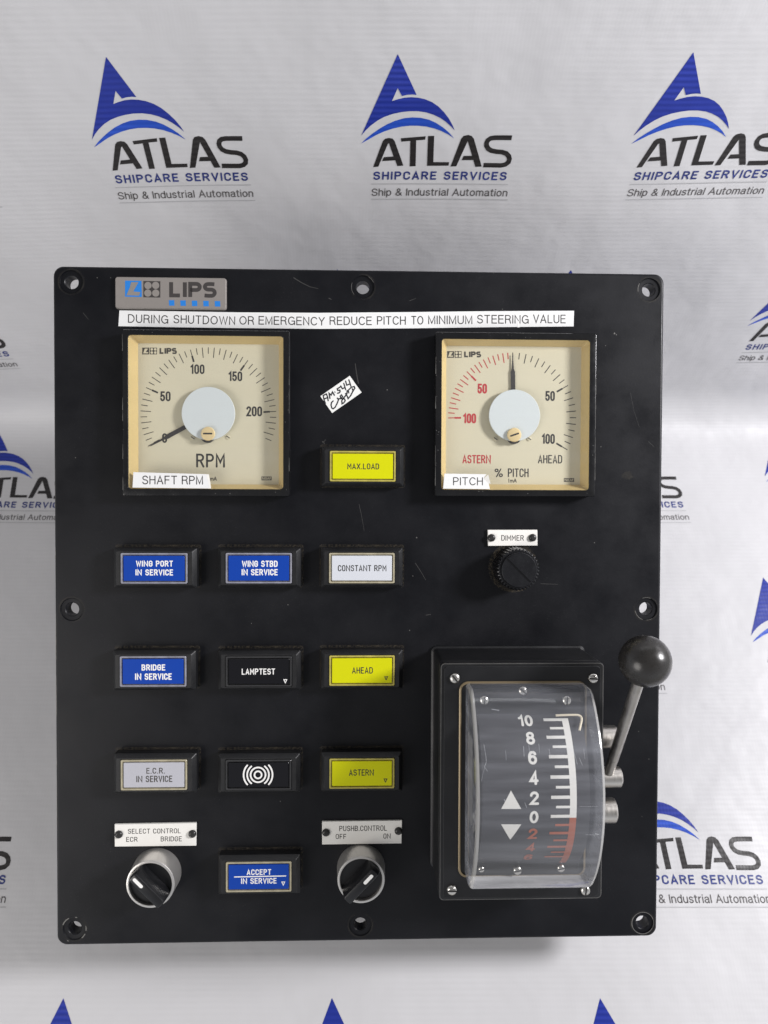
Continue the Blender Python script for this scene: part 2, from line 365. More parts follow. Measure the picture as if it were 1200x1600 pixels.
def _H():                                   # plain rounded grotesque, upper and lower case
    A = arc; g = {}
    o = lambda cx, cy, rx, ry, a=90, b=450: A(cx, cy, rx, ry, a, b, 22)
    g['A'] = (.66, [[(0, 0), (.33, 1), (.66, 0)], [(.11, .33), (.55, .33)]])
    g['B'] = (.56, [[(0, 0), (0, 1), (.3, 1)] + A(.3, .765, .23, .235, 90, -90) + [(0, .53)], [(.3, .53)] + A(.3, .265, .26, .265, 90, -90) + [(0, 0)]])
    g['C'] = (.66, [o(.36, .5, .36, .5, 38, 322)])
    g['D'] = (.64, [[(0, 0), (0, 1), (.26, 1)] + A(.26, .5, .38, .5, 90, -90, 16) + [(0, 0)]])
    g['E'] = (.54, [[(.54, 1), (0, 1), (0, 0), (.55, 0)], [(0, .53), (.50, .53)]])
    g['F'] = (.50, [[(.50, 1), (0, 1), (0, 0)], [(0, .52), (.45, .52)]])
    g['G'] = (.70, [o(.36, .5, .36, .5, 40, 300) + [(.70, .22), (.70, .47), (.40, .47)], [(.70, .3), (.70, 0)]])
    g['H'] = (.60, [[(0, 0), (0, 1)], [(.60, 0), (.60, 1)], [(0, .53), (.60, .53)]])
    g['I'] = (.0, [[(0, 0), (0, 1)]])
    g['L'] = (.48, [[(0, 1), (0, 0), (.48, 0)]])
    g['M'] = (.70, [[(0, 0), (0, 1), (.35, .06), (.70, 1), (.70, 0)]])
    g['N'] = (.60, [[(0, 0), (0, 1), (.60, 0), (.60, 1)]])
    g['O'] = (.74, [o(.37, .5, .37, .5)])
    g['P'] = (.56, [[(0, 0), (0, 1), (.3, 1)] + A(.3, .735, .26, .265, 90, -90, 12) + [(0, .47)]])
    g['R'] = (.60, [[(0, 0), (0, 1), (.32, 1)] + A(.32, .75, .25, .25, 90, -90, 12) + [(0, .5)], [(.36, .5), (.52, .38), (.56, .12), (.60, 0)]])
    g['S'] = (.58, [A(.29, .755, .27, .245, 12, 270, 16) + A(.29, .255, .29, .255, 90, -168, 16)])
    g['T'] = (.60, [[(0, 1), (.60, 1)], [(.30, 1), (.30, 0)]])
    g['U'] = (.60, [[(0, 1)] + A(.30, .32, .30, .32, 180, 360, 14) + [(.60, 1)]])
    g['V'] = (.62, [[(0, 1), (.31, 0), (.62, 1)]])
    g['W'] = (.92, [[(0, 1), (.23, 0), (.46, 1), (.69, 0), (.92, 1)]])
    g['Y'] = (.62, [[(0, 1), (.31, .46), (.62, 1)], [(.31, .46), (.31, 0)]])
    g[' '] = (.14, []); g['&'] = (.62, [[(.62, .0), (.16, .66), (.13, .80)] + A(.29, .82, .15, .18, 180, 0, 12) + [(.40, .66), (.10, .42), (.0, .24)] + A(.24, .23, .24, .23, 180, 300, 10) + [(.50, .18), (.58, .42)]])
    xh = .73
    g['a'] = (.46, [A(.22, xh - .19, .2, .19, 165, 0, 10) + [(.42, .10), (.46, .0)], [(.42, .44), (.2, .41)] + A(.19, .2, .19, .2, 100, 290, 10) + [(.34, .06), (.42, .2)]])
    g['d'] = (.46, [[(.46, 1), (.46, 0)], o(.23, xh/2, .23, xh/2, 0, 360)])
    g['h'] = (.42, [[(0, 1), (0, 0)], [(0, .42)] + A(.21, xh - .24, .21, .24, 170, 0, 10) + [(.42, 0)]])
    g['i'] = (.0, [[(0, 0), (0, xh)], [(0, .97), (0, 1.0)]])
    g['l'] = (.0, [[(0, 0), (0, 1)]])
    g['m'] = (.72, [[(0, xh), (0, 0)], [(0, .45)] + A(.18, xh - .2, .18, .2, 170, 0, 8) + [(.36, 0)], [(.36, .45)] + A(.54, xh - .2, .18, .2, 170, 0, 8) + [(.72, 0)]])
    g['n'] = (.42, [[(0, xh), (0, 0)], [(0, .42)] + A(.21, xh - .24, .21, .24, 170, 0, 10) + [(.42, 0)]])
    g['o'] = (.48, [o(.24, xh/2, .24, xh/2)])
    g['p'] = (.46, [[(0, xh), (0, -.27)], o(.23, xh/2, .23, xh/2, 180, 540)])
    g['r'] = (.22, [[(0, xh), (0, 0)], [(0, .45), (.06, .64), (.22, xh)]])
    g['s'] = (.40, [A(.20, xh - .18, .18, .18, 20, 270, 10) + A(.2, .185, .2, .185, 90, -165, 10)])
    g['t'] = (.22, [[(.08, .95), (.08, .12), (.14, .01), (.22, .01)], [(-.04, xh), (.22, xh)]])
    g['u'] = (.42, [[(0, xh)] + A(.21, .24, .21, .24, 180, 350, 10), [(.42, xh), (.42, 0)]])
    g['0'] = (.50, [o(.25, .5, .25, .5)])
    g['1'] = (.24, [[(0, .76), (.13, .80), (.24, 1), (.24, 0)]])
    g['2'] = (.48, [A(.24, .74, .24, .26, 175, -40, 14) + [(.0, .0), (.50, 0)]])
    g['4'] = (.52, [[(.40, 0), (.40, 1), (0, .26), (.54, .26)]])
    g['6'] = (.50, [A(.26, .74, .23, .26, 20, 90, 5) + A(.27, .5, .27, .5, 90, 180, 10) + A(.25, .31, .25, .31, 180, 530, 18)])
    g['8'] = (.48, [o(.24, .765, .21, .235, -90, 270), o(.24, .265, .24, .265, 90, 450)])
    return g
ROUND = _H()
BLOCK = dict(GLY)
BLOCK.update({'L': (.52, [[(0, 1.0), (0, 0), (.52, 0)]]), 'I': (0, [[(0, -.12), (0, 1.12)]]), 'P': (.58, [[(0, -.12), (0, 1), (.38, 1)] + arc(.38, .74, .22, .26, 90, -90, 10) + [(0, .48)]]),
    'S': (.60, [[(.60, .98)] + [(.44, 1), (.22, 1)] + arc(.22, .765, .22, .235, 90, 270, 10) + [(.40, .53)] + arc(.40, .265, .22, .265, 90, -90, 10) + [(.2, 0), (-.02, .03)]])})
BLOCK['L'] = (.52, [[(0, 1.12), (0, 0), (.55, 0)]])
ZK = [0]
def stroke_text(mb, s, cx, cy, w, h, m, z, sw=0.13, gap=None, slant=0, face=None, zs=0.0035, cap=True, wide=0.0, rot=0.0):
    """single-line engraved lettering fitted into a w x h box (mm) centred at cx, cy"""
    x = 0; items = []; face = face or GLY
    if gap is None: gap = 0.17 + 0.85 * sw
    for ch in s:
        gw, st = face[ch]; items.append((x, st)); x += gw + gap
    tot = x - gap; t = sw * h
    kx = (w - t) / max(tot, 1e-3); ky = h - t
    for ox, st in items:
        for line in st:
            ZK[0] += 1
            zz = z + (ZK[0] % 9) * zs
            pts = [(cx - (w - t)/2 + (ox + a) * kx + slant * (b - .5) * ky, cy + (b - 0.5) * ky) for a, b in line]
            closed = len(line) > 4 and (Vector(line[0]) - Vector(line[-1])).length < 1e-6
            if rot: pts = [(cx + (x_-cx)*math.cos(rot) - (y_-cy)*math.sin(rot), cy + (x_-cx)*math.sin(rot) + (y_-cy)*math.cos(rot)) for x_, y_ in pts]
            mb.ribbon(pts, t, zz, m, closed=closed, cap=cap)
_cache = {}
def font_tris(s, bold=0.0):
    k = (s, bold)
    if k in _cache: return _cache[k]
    c = D.curves.new('lettering_tmp', 'FONT'); c.body = s; c.size = 1; c.resolution_u = 6; c.offset = bold; c.fill_mode = 'FRONT'
    o = D.objects.new('lettering_tmp', c); COL.objects.link(o)
    dg = bpy.context.evaluated_depsgraph_get(); dg.update()
    me = D.meshes.new_from_object(o.evaluated_get(dg))
    v = [(a.co.x, a.co.y) for a in me.vertices]; f = [tuple(p.vertices) for p in me.polygons]
    D.objects.remove(o); D.curves.remove(c); D.meshes.remove(me)
    x0 = min(a for a, b in v); x1 = max(a for a, b in v); y0 = min(b for a, b in v); y1 = max(b for a, b in v)
    _cache[k] = ([((a - x0) / (x1 - x0), (b - y0) / (y1 - y0)) for a, b in v], f, (x1 - x0), (y1 - y0))
    return _cache[k]
def font_text(mb, s, cx, cy, w, h, m, z, bold=0.0, fmap=None, rot=0.0):
    v, f, _, _ = font_tris(s, bold); c, sn = math.cos(rot), math.sin(rot)
    out = []
    for a, b in v:
        dx, dy = (a - .5) * w, (b - .5) * h
        x, y = cx + dx * c - dy * sn, cy + dx * sn + dy * c
        out.append(fmap(x, y) if fmap else (x, y, z))
    fs = []
    for q in f:
        a, b, cc = v[q[0]], v[q[1]], v[q[2]]
        fs.append(q if (b[0]-a[0])*(cc[1]-a[1]) - (b[1]-a[1])*(cc[0]-a[0]) > 0 else q[::-1])
    mb.add(out, fs, m)
def px_text(mb, s, x0, y0, x1, y1, h, m, z, kind='stroke', sw=0.13, bold=0.0, gap=None):
    """lettering in the box x0..x1, y0..y1 of the photo at height h above the plate"""
    a = P(x0, y1, h); b = P(x1, y0, h); w = b[0] - a[0]; hh = b[1] - a[1]
    cx, cy = (a[0] + b[0]) / 2, (a[1] + b[1]) / 2
    if kind == 'stroke': stroke_text(mb, s, cx, cy, w, hh, m, z, sw, gap)
    elif kind == 'round': stroke_text(mb, s, cx, cy, w, hh, m, z, sw, gap, face=ROUND)
    elif kind == 'block': stroke_text(mb, s, cx, cy, w, hh, m, z, sw, gap, face=BLOCK, cap=False)
    else: font_text(mb, s, cx, cy, w, hh, m, z, bold)

def prop(o, label, cat=None, group=None, kind=None):
    o['label'] = label
    if cat: o['category'] = cat
    if group: o['group'] = group
    if kind: o['kind'] = kind

# ================================================================== BANNER
XC = 540.0
def _pt(y, s): return Vector(((y - 800) / s, F / s))      # (down, away) in pitches
SW = lambda y: 455 - 0.2756 * (y - 95)
SF = lambda y: 322 + 0.129 * (y - 810)
YC = (455 + .2756 * 95 - 322 + .129 * 810) / (.2756 + .129)
CPT = _pt(YC, SW(YC))
DW = (CPT - _pt(95, SW(95))).normalized(); DF = (_pt(1500, SF(1500)) - CPT).normalized()
TL_ = 0.19
def prof(l):
    if l <= -TL_: return CPT + DW * l
    if l >= TL_: return CPT + DF * l
    k = (l + TL_) / (2 * TL_); a = CPT - DW * TL_; c = CPT + DF * TL_
    return a * (1-k)**2 + CPT * 2*k*(1-k) + c * k*k
def wrinkle(u, l):
    w = 0.0085 * math.sin(2.3*u + 1.1*l + 0.6) + 0.0075 * math.sin(3.1*l - 1.7*u + 2.0) + 0.0030 * math.sin(5.7*u + 2.9*l)
    w += 0.0022 * math.sin(9.1*u - 6.3*l + 1.0) * (0.5 + 0.5*math.sin(1.3*u + 2*l))
    w += 0.006 * math.exp(-((u + 1.75 + 0.25*(l + .2))/0.16)**2) * math.exp(-((l + 0.35)/0.3)**2)
    w += 0.006 * math.exp(-((u + 1.55 + 0.6*(l + .55))/0.12)**2) * math.exp(-((l + 0.6)/0.28)**2)
    return w
def bpos(u, l, off=0.0):
    """banner surface -> camera-frame mm"""
    p = prof(l); t = (prof(l + 1e-3) - prof(l - 1e-3)).normalized()
    nrm = Vector((t.y, -t.x))                      # towards the viewer (less depth)
    if nrm.y > 0: nrm = -nrm
    d = wrinkle(u, l) + off
    Y = p.x + nrm.x * d; Z = p.y + nrm.y * d
    X = (XC - 600) / F * p.y + u
    return Vector((X * BP, -Y * BP, -Z * BP))
def ul(px, py):
    """photo pixel on the wall part of the banner -> (u, l)"""
    s = SW(py); q = _pt(py, s); return ((px - XC) / s, -(CPT - q).length)
def lfloor(py): return (_pt(py, SF(py)) - CPT).length

def vinyl(name, color, rough, ink=False):
    m = D.materials.new(name); m.use_nodes = True; nt = m.node_tree; b = nt.nodes['Principled BSDF']
    b.inputs['Roughness'].default_value = rough; b.inputs['Specular IOR Level'].default_value = 0.35
    uv = nt.nodes.new('ShaderNodeUVMap'); uv.uv_map = 'UVMap'
    def wave(scale, direction, dist, dscale):
        w = nt.nodes.new('ShaderNodeTexWave'); w.wave_type = 'BANDS'; w.bands_direction = direction; w.inputs['Scale'].default_value = scale
        w.inputs['Distortion'].default_value = dist; w.inputs['Detail'].default_value = 2; w.inputs['Detail Scale'].default_value = dscale
        nt.links.new(uv.outputs[0], w.inputs[0]); return w
    wy = wave(16.0, 'Y', 0.6, 0.4); wx = wave(24.0, 'X', 1.0, 0.6)
    n = nt.nodes.new('ShaderNodeTexNoise'); n.inputs['Scale'].default_value = 2.2; n.inputs['Detail'].default_value = 5
    nt.links.new(uv.outputs[0], n.inputs[0])
    r = nt.nodes.new('ShaderNodeMapRange'); r.inputs[1].default_value = 0.3; r.inputs[2].default_value = 0.75; nt.links.new(n.outputs[0], r.inputs[0])
    mul = nt.nodes.new('ShaderNodeMath'); mul.operation = 'MULTIPLY'; nt.links.new(wy.outputs[1], mul.inputs[0]); nt.links.new(r.outputs[0], mul.inputs[1])
    mul2 = nt.nodes.new('ShaderNodeMath'); mul2.operation = 'MULTIPLY_ADD'; mul2.inputs[1].default_value = 0.15
    nt.links.new(wx.outputs[1], mul2.inputs[0]); nt.links.new(mul.outputs[0], mul2.inputs[2])
    bp = nt.nodes.new('ShaderNodeBump'); bp.inputs['Strength'].default_value = 0.10 if not ink else 0.17; bp.inputs['Distance'].default_value = 0.0006
    nt.links.new(mul2.outputs[0], bp.inputs['Height'])
    n3 = nt.nodes.new('ShaderNodeTexNoise'); n3.inputs['Scale'].default_value = 3.0; n3.inputs['Detail'].default_value = 3
    nt.links.new(uv.outputs[0], n3.inputs[0])
    bp2 = nt.nodes.new('ShaderNodeBump'); bp2.inputs['Strength'].default_value = 0.42; bp2.inputs['Distance'].default_value = 0.006
    nt.links.new(n3.outputs[0], bp2.inputs['Height']); nt.links.new(bp.outputs[0], bp2.inputs['Normal'])
    nt.links.new(bp2.outputs[0], b.inputs['Normal'])
    mx = nt.nodes.new('ShaderNodeMix'); mx.data_type = 'RGBA'
    k = 0.975 if not ink else 1.0
    mx.inputs[6].default_value = (*[c * k for c in color], 1)
    mx.inputs[7].default_value = (*[min(1, c * (1.01 if not ink else 1.6) + (0.012 if ink else 0)) for c in color], 1)
    nt.links.new(mul.outputs[0], mx.inputs[0]); nt.links.new(mx.outputs[2], b.inputs['Base Color'])
    return m
M['vinyl'] = vinyl('white_banner_vinyl', (0.57, 0.566, 0.575), 0.42)
M['bink'] = vinyl('banner_black_ink', (0.016, 0.014, 0.014), 0.40, True)
M['bgrey'] = vinyl('banner_grey_ink', (0.07, 0.065, 0.065), 0.45, True)
M['brule'] = vinyl('banner_pale_rule', (0.42, 0.42, 0.43), 0.45)
M['bblue'] = vinyl('banner_deep_blue', (0.011, 0.025, 0.235), 0.36, True)
M['blight'] = vinyl('banner_mid_blue', (0.014, 0.062, 0.40), 0.36, True)
M['bnavy'] = vinyl('banner_navy_ink', (0.018, 0.03, 0.15), 0.42, True)

def banner_obj(name, verts_ul, faces, mats, fm, parent=None, off=0.0, loc=None):
    me = D.meshes.new(name)
    pts = [CAMW @ (bpos(u, l, off) * MM) for u, l in verts_ul]
    o0 = loc if loc is not None else Vector((0, 0, 0))
    me.from_pydata([p - o0 for p in pts], [], faces)
    for m in mats: me.materials.append(M[m])
    for p, k in zip(me.polygons, fm): p.material_index = k
    uvl = me.uv_layers.new(name='UVMap')
    for lp in me.loops: uvl.data[lp.index].uv = verts_ul[lp.vertex_index]
    me.polygons.foreach_set('use_smooth', [True] * len(me.polygons))
    o = D.objects.new(name, me); COL.objects.link(o); o.location = o0
    if parent is not None: o.parent = parent; o.location = o0 - parent.location
    return o
U0, U1, L0, L1 = -4.2, 4.4, -3.4, 3.0
NU, NL = 220, 330
vs = [(U0 + (U1 - U0) * i / NU, L0 + (L1 - L0) * j / NL) for j in range(NL + 1) for i in range(NU + 1)]
fs = [(j*(NU+1)+i, (j+1)*(NU+1)+i, (j+1)*(NU+1)+i+1, j*(NU+1)+i+1) for j in range(NL) for i in range(NU)]
banner = banner_obj('backdrop_banner', vs, fs, ['vinyl'], [0] * len(fs))
prop(banner, 'white vinyl banner printed with rows of blue and black logos, behind the panel', 'banner')

# the printed logo, traced once from the second logo of the top row
def lc(x, y):
    y2 = y + 0.022 * (x - 630)
    return ul(550 + x / 4.615, 85 + y2 / 4.615)
O_U, O_L = lc(630, 1100)
def LC(x, y): u, l = lc(x, y); return (u - O_U, l - O_L)
logo = MB()
logo.flat([LC(*p) for p in [(335,48),(470,340),(440,337),(400,341),(365,350),(335,293),(293,388),(330,375),(380,362),(430,357),(480,360),(530,370),(580,390),(625,420),(665,460),(700,505),(728,555),(743,592),
    (720,565),(680,530),(640,503),(590,480),(540,465),(480,457),(420,458),(360,466),(300,480),(240,502),(190,530),(140,568),(105,602),(73,640)][::-1]], 0, 'bblue')
logo.flat([LC(*p) for p in [(73,697),(110,660),(160,620),(210,585),(260,555),(320,528),(380,510),(440,503),(500,505),(560,518),(610,540),(660,572),(700,605),(739,648),
    (700,622),(650,598),(600,580),(540,567),(480,562),(420,563),(360,571),(300,586),(240,607),(180,635),(125,667)]], 0, 'blight')
for poly in ([(158,866),(228,677),(245,660),(272,654),(298,659),(313,677),(375,852),(332,856),(317,815),(222,822),(236,793),(304,787),(272,693),(264,698),(195,863)],
             [(357,655),(535,637),(532,662),(467,668),(463,854),(421,857),(425,673),(360,680)],
             [(552,635),(596,633),(590,822),(703,820),(699,845),(545,850)],
             [(713,851),(790,648),(808,628),(838,621),(865,628),(880,648),(936,845),(890,848),(876,800),(793,803),(807,772),(867,770),(836,665),(754,848)]):
    logo.flat([LC(*p) for p in poly], 0, 'bink')
sp = [(1150,633),(1080,634),(1030,636),(1000,641),(980,655),(970,675),(970,695),(982,716),(1005,729),(1040,735),(1080,737),(1110,746),(1128,764),(1133,785),(1126,808),(1106,824),(1075,832),(1000,833),(948,834)]
logo.ribbon([LC(*p) for p in sp], 33 / 4.615 / 405, 0, 'bink', cap=False)
def lbox(x0, y0, x1, y1):
    xm = (x0+x1)/2; a = LC(x0, (y0+y1)/2); b = LC(x1, (y0+y1)/2); t = LC(xm, y0)[1]; bt = LC(xm, y1)[1]
    return ((a[0]+b[0])/2, (t+bt)/2, b[0]-a[0], bt-t)
class Flip:                                   # lettering laid out with l growing downwards
    def __init__(s, mb, cy): s.mb = mb; s.cy = cy
    def add(s, vs, fs, m): s.mb.add([(x, 2*s.cy - y, z) for x, y, z in vs], [f[::-1] for f in fs], m)
    def ribbon(s, *a, **k):
        t = MB(); t.ribbon(*a, **k)
        for f, mi in zip(t.f, t.m): s.add([t.v[i] for i in f], [tuple(range(len(f)))], t.mats[mi])
cx, cy, w, h = lbox(160, 888, 1112, 948)
stroke_text(Flip(logo, cy), 'SHIPCARE SERVICES', cx, cy, w, h, 'bnavy', 0, 0.19, 0.34, zs=0, wide=0.0)
cx, cy, w, h = lbox(147, 1010, 1118, 1063)
stroke_text(Flip(logo, cy), 'Ship & Industrial Automation', cx, cy, w, h, 'bgrey', 0, 0.125, 0.235, face=ROUND, zs=0)
for y in (988, 1098):
    a = LC(145, y); b = LC(1117, y); logo.ribbon([(a[0] + (b[0]-a[0])*k/12, a[1]) for k in range(13)], 0.0034, 0, 'brule', cap=False)
# cut the print so that it can follow the bends of the banner
me = D.meshes.new('printed_logo'); me.from_pydata(logo.v, [], logo.f)
for p, k in zip(me.polygons, logo.m): p.material_index = k
bm = bmesh.new(); bm.from_mesh(me)
for k in range(-13, 14):
    bmesh.ops.bisect_plane(bm, geom=bm.verts[:]+bm.edges[:]+bm.faces[:], plane_co=(k*0.06, 0, 0), plane_no=(1, 0, 0))
for k in range(-24, 4):
    bmesh.ops.bisect_plane(bm, geom=bm.verts[:]+bm.edges[:]+bm.faces[:], plane_co=(0, k*0.03, 0), plane_no=(0, 1, 0))
bm.verts.index_update()
LV = [(v.co.x, v.co.y) for v in bm.verts]; LFc = [tuple(v.index for v in f.verts) for f in bm.faces]; LM = [f.material_index for f in bm.faces]
bm.free(); D.meshes.remove(me)
# rows: logo centre-bottom position (u of first logo, l)
rows = [(0.104, ul(600, 317)[1], 0.012), (-0.110, ul(600, 574)[1], 0.006), (0.138, lfloor(818), 0.0), (-0.125, lfloor(1085), 0.0), (0.133, lfloor(1421), 0.0),
        (-0.125, lfloor(1421) + 0.835, 0.0), (-0.110, ul(600, 317)[1] - 0.835, 0.0)]
half = (LC(1117, 1040)[0] - LC(147, 1040)[0]) / 2
for fu, lb, tilt in rows:
    for k in range(-4, 5):
        u0 = fu + k + half
        if u0 < -3.6 or u0 > 3.9: continue
        # keep the ones the photo could show or a step to the side would
        pts = [(u0 + a, lb + b - tilt * (u0 + a)) for a, b in LV]
        loc = CAMW @ (bpos(u0, lb, 0.0009) * MM)
        banner_obj('printed_logo', pts, LFc, logo.mats, LM, banner, 0.0009, loc)

# ================================================================== CONTROL PANEL
panel = D.objects.new('control_panel', None); COL.objects.link(panel); panel.matrix_world = PANELM
panel.empty_display_size = 0.05
prop(panel, 'black ship control panel with two square gauges, lettered buttons and a side lever', 'control panel')

# ---- face plate with eight counterbored holes
HOLES = [(112, 441), (567, 449), (1013.5, 453), (113, 952), (1009, 951), (117, 1450), (563, 1444), (1003.5, 1441)]
HC = [P(x, y, -0.9) for x, y in HOLES]
def plate_mesh():
    mb = MB(); R0 = rr(0, 0, PW, PH, 6.0, 8)
    prof_ = [(1.5, 0.0), (0.75, -0.2), (0.22, -0.75), (0.0, -1.5)]
    loops = [(inset(R0, d), z) for d, z in prof_] + [(R0, -9.0), (inset(R0, 0.5), -9.6)]
    mb.loft(loops[::-1], 'plate')
    N = 40
    for cx, cy in HC:
        c7 = circ(cx, cy, 6.9, N); c65 = circ(cx, cy, 6.5, N); c4 = circ(cx, cy, 4.3, N); c39 = circ(cx, cy, 3.9, N)
        mb.loft([(c7, 0.0), (c65, -0.8), (c4, -0.9), (c39, -1.3), (c39, -9.6)], 'plate')
    for z, out, r in ((0.0, inset(R0, 1.5), 6.9), (-9.6, inset(R0, 0.5), 3.9)):
        bm = bmesh.new(); ed = []
        for lp in [out] + [circ(cx, cy, r, N) for cx, cy in HC]:
            vv = [bm.verts.new((x, y, z)) for x, y in lp]
            ed += [bm.edges.new((vv[i], vv[(i+1) % len(vv)])) for i in range(len(vv))]
        bmesh.ops.triangle_fill(bm, use_beauty=True, edges=ed, normal=(0, 0, 1 if z == 0 else -1))
        bmesh.ops.recalc_face_normals(bm, faces=bm.faces[:])
        bm.verts.index_update(); vl = [tuple(v.co) for v in bm.verts]; fl = []
        for f in bm.faces:
            q = tuple(v.index for v in f.verts); fl.append(q if (f.normal.z > 0) == (z == 0) else q[::-1])
        mb.add(vl, fl, 'plate'); bm.free()
    return mb
PLATE_MB = plate_mesh()

# rear box that carries the wiring and rests on the banner
def floor_clear(y):
    """distance from the plate's plane back to the banner at local height y (x = 0)"""
    best = None
    for k in range(-200, 260):
        q = RT @ (bpos(0, k * 0.01) - T)
        d = abs(q.y - y)
        if best is None or d < best[0]: best = (d, q.z)
    return -best[1]
yb = -PH/2 + 52
dep = max(12.0, min(60.0, floor_clear(yb) - 1.0))
mb = MB(); mb.loft([(rr(0, (yb + PH/2 - 40)/2, 300, PH/2 - 40 - yb, 3), -dep), (rr(0, (yb + PH/2 - 40)/2, 300, PH/2 - 40 - yb, 3), -9.7)], 'housing', True, True)
mb.build('rear_box', panel, (0, 0, -dep), bevel=0.8)

# wear on the plate
mb = PLATE_MB
def pxline(mb, pts, wpx, m, z=0.03, h=0.0, w1=None):
    s = scl(pts[0][0], pts[0][1], h)
    mb.ribbon([P(x, y, h) for x, y in pts], wpx * s, z, m, w1=None if w1 is None else w1 * s)
for pts, w, w1 in [([(459,434),(470,441),(484,448),(497,451)], 1.3, .6), ([(514,466),(518,468)], 1.4, .8), ([(555,568),(557,583),(560,599)], .9, 1.5), ([(561,788),(565,806),(569,829)], .7, .4),
                ([(649,880),(657,892),(665,906)], .9, .5), ([(504,690),(507,693)], 1.8, 1.2), ([(505,691),(509,687)], 1.0, .6), ([(666,961),(673,960)], 1.1, .8),
                ([(130,489),(138,499)], .8, .5), ([(985,614),(990,640),(999,668)], .4, .2), ([(1013,690),(1022,698)], .4, .3), ([(845,912),(872,913)], .7, .4), ([(640,470),(650,466)], .8, .4)]:
    pxline(mb, pts, w, 'scratch', w1=w1)
for x, y, r in [(771,426,1),(785,483,.9),(605,609,1.1),(960,521,1.6),(963,523,1.0),(199,726,.8),(118,715,.9),(450,945,1),(393,974,.8),(645,900,1.1),(651,840,1.2),(929,848,.9),(939,698,1),(946,540,.7),(1014,1186,.9),(1003,1276,.7),(998,1143,.9),(640,985,.9),(438,1252,.9),(190,1290,.6),(152,434,1),(173,434,.8)]:
    c = P(x, y, 0); s = scl(x, y, 0); mb.flat([(c[0] + r*s*random.uniform(.6, 1.1)*math.cos(a), c[1] + r*s*random.uniform(.6, 1.1)*math.sin(a)) for a in [k*math.pi/4 for k in range(8)]], 0.03, 'worn')
# bare metal ring at the holes
def hole_arc(i, a0, a1, r, w, m='worn', z=0.035):
    cx, cy = HC[i]; mb.ribbon(arc(cx, cy, r, r, a0, a1, max(3, int(abs(a1-a0)/9))), w, z, m)
hole_arc(7, 20, 150, 6.75, .38); hole_arc(7, 150, 200, 6.8, .6); hole_arc(7, 205, 330, 6.75, .45); hole_arc(7, -25, 15, 6.8, .25)
hole_arc(5, 118, 158, 7.2, .65); hole_arc(5, 78, 84, 7.0, .6); hole_arc(5, -10, 12, 7.0, .5); hole_arc(5, -50, -28, 7.1, .6); hole_arc(5, 240, 244, 8.2, .5)
hole_arc(1, 25, 60, 6.9, .2); hole_arc(1, 160, 220, 6.9, .2); hole_arc(2, 150, 190, 6.9, .35); hole_arc(4, 70, 110, 6.9, .25); hole_arc(4, 190, 250, 6.9, .3); hole_arc(4, 270, 300, 6.9, .2)
for cx, cy in HC: mb.loft([(circ(cx, cy, 6.95, 36), 0.02), (circ(cx, cy, 7.9, 36), 0.02)][::-1], 'dustfine')
c = P(980, 743, 0); mb.flat([(c[0] + 4*math.cos(a)*random.uniform(.7,1.1), c[1] + 3*math.sin(a)*random.uniform(.7,1.1)) for a in [k*math.pi/8 for k in range(16)]], 0.02, 'dustfine')
# narrow pale strips along the left edge
for y0, y1, w in ((-30, -2, .5), (-64, -40, .4), (30, 36, .35), (-95, -90, .4), (60, 190, .18), (-130, -100, .25)):
    pts = [(-PW/2 + .42 + random.uniform(-.08, .08), y0 + (y1-y0)*k/8) for k in range(9)]
    mb.ribbon(pts, w, -0.42, 'worn', w1=w*.4)
plate = mb.build('face_plate', panel, (0, 0, 0), smooth=40)

# ---- maker's plate
c0 = P(180.5, 481, 2); c1 = P(352.5, 435, 2); cx, cy = (c0[0]+c1[0])/2, (c0[1]+c1[1])/2; w, h = c1[0]-c0[0], c1[1]-c0[1]
mb = MB(); mb.loft([(rr(cx, cy, w+.8, h+.8, 1.6), 0.0), (rr(cx, cy, w+.5, h+.5, 1.5), 1.5), (rr(cx, cy, w-.3, h-.3, 1.2), 2.0)], 'metalplate', True, True)
mk = mb.build('maker_plate', panel, (cx, cy, 0), label='grey metal nameplate with a blue square emblem')
mb = MB(); z = 2.05
def pq(pts, hh): return [P(x, y, hh) for x, y in pts]
mb.flat(pq([(195.5,438.5),(221,439),(221.5,464),(195.5,463.5)][::-1], 2), z, 'plateblue')
mb.flat(pq([(205,441),(216.5,441),(208.5,455.5),(219.5,456.5),(217.5,462),(197.5,461.5),(203,449)][::-1], 2), z + .08, 'metalplate')
mb.flat(pq([(224,439),(250.5,439.5),(250.5,465),(224,464.5)][::-1], 2), z, 'platedark')
for a, (dx, dy) in enumerate(((-6, -5.8), (6, -6), (-6.2, 6), (6.2, 6))):
    c = P(237.3 + dx, 452 + dy, 2); s = scl(237, 452, 2)
    mb.flat(circ(c[0], c[1], 5.7 * s, 20), z + .08 + .01*a, 'metalplate')
c = P(237.3, 452, 2); mb.flat([(c[0] + (1.5 if k % 2 else .6)*math.cos(k*math.pi/4+.4), c[1] + (1.5 if k % 2 else .6)*math.sin(k*math.pi/4+.4)) for k in range(8)], z + .14, 'platedark')
for i in range(5):
    x = 268.3 + i * 17.9; y = 473.3 + i * .35
    mb.flat(pq([(x-4.5,y-4.2),(x+4,y-4.2),(x+4.3,y+4.3),(x-4,y+4.3)][::-1], 2), z, 'plateblue')
px_text(mb, 'LIPS', 264.5, 441, 338, 464.5, 2, 'platedark', z, 'block', sw=.245, gap=.34)
mb.build('emblem', mk, (cx, cy, 2), smooth=0)

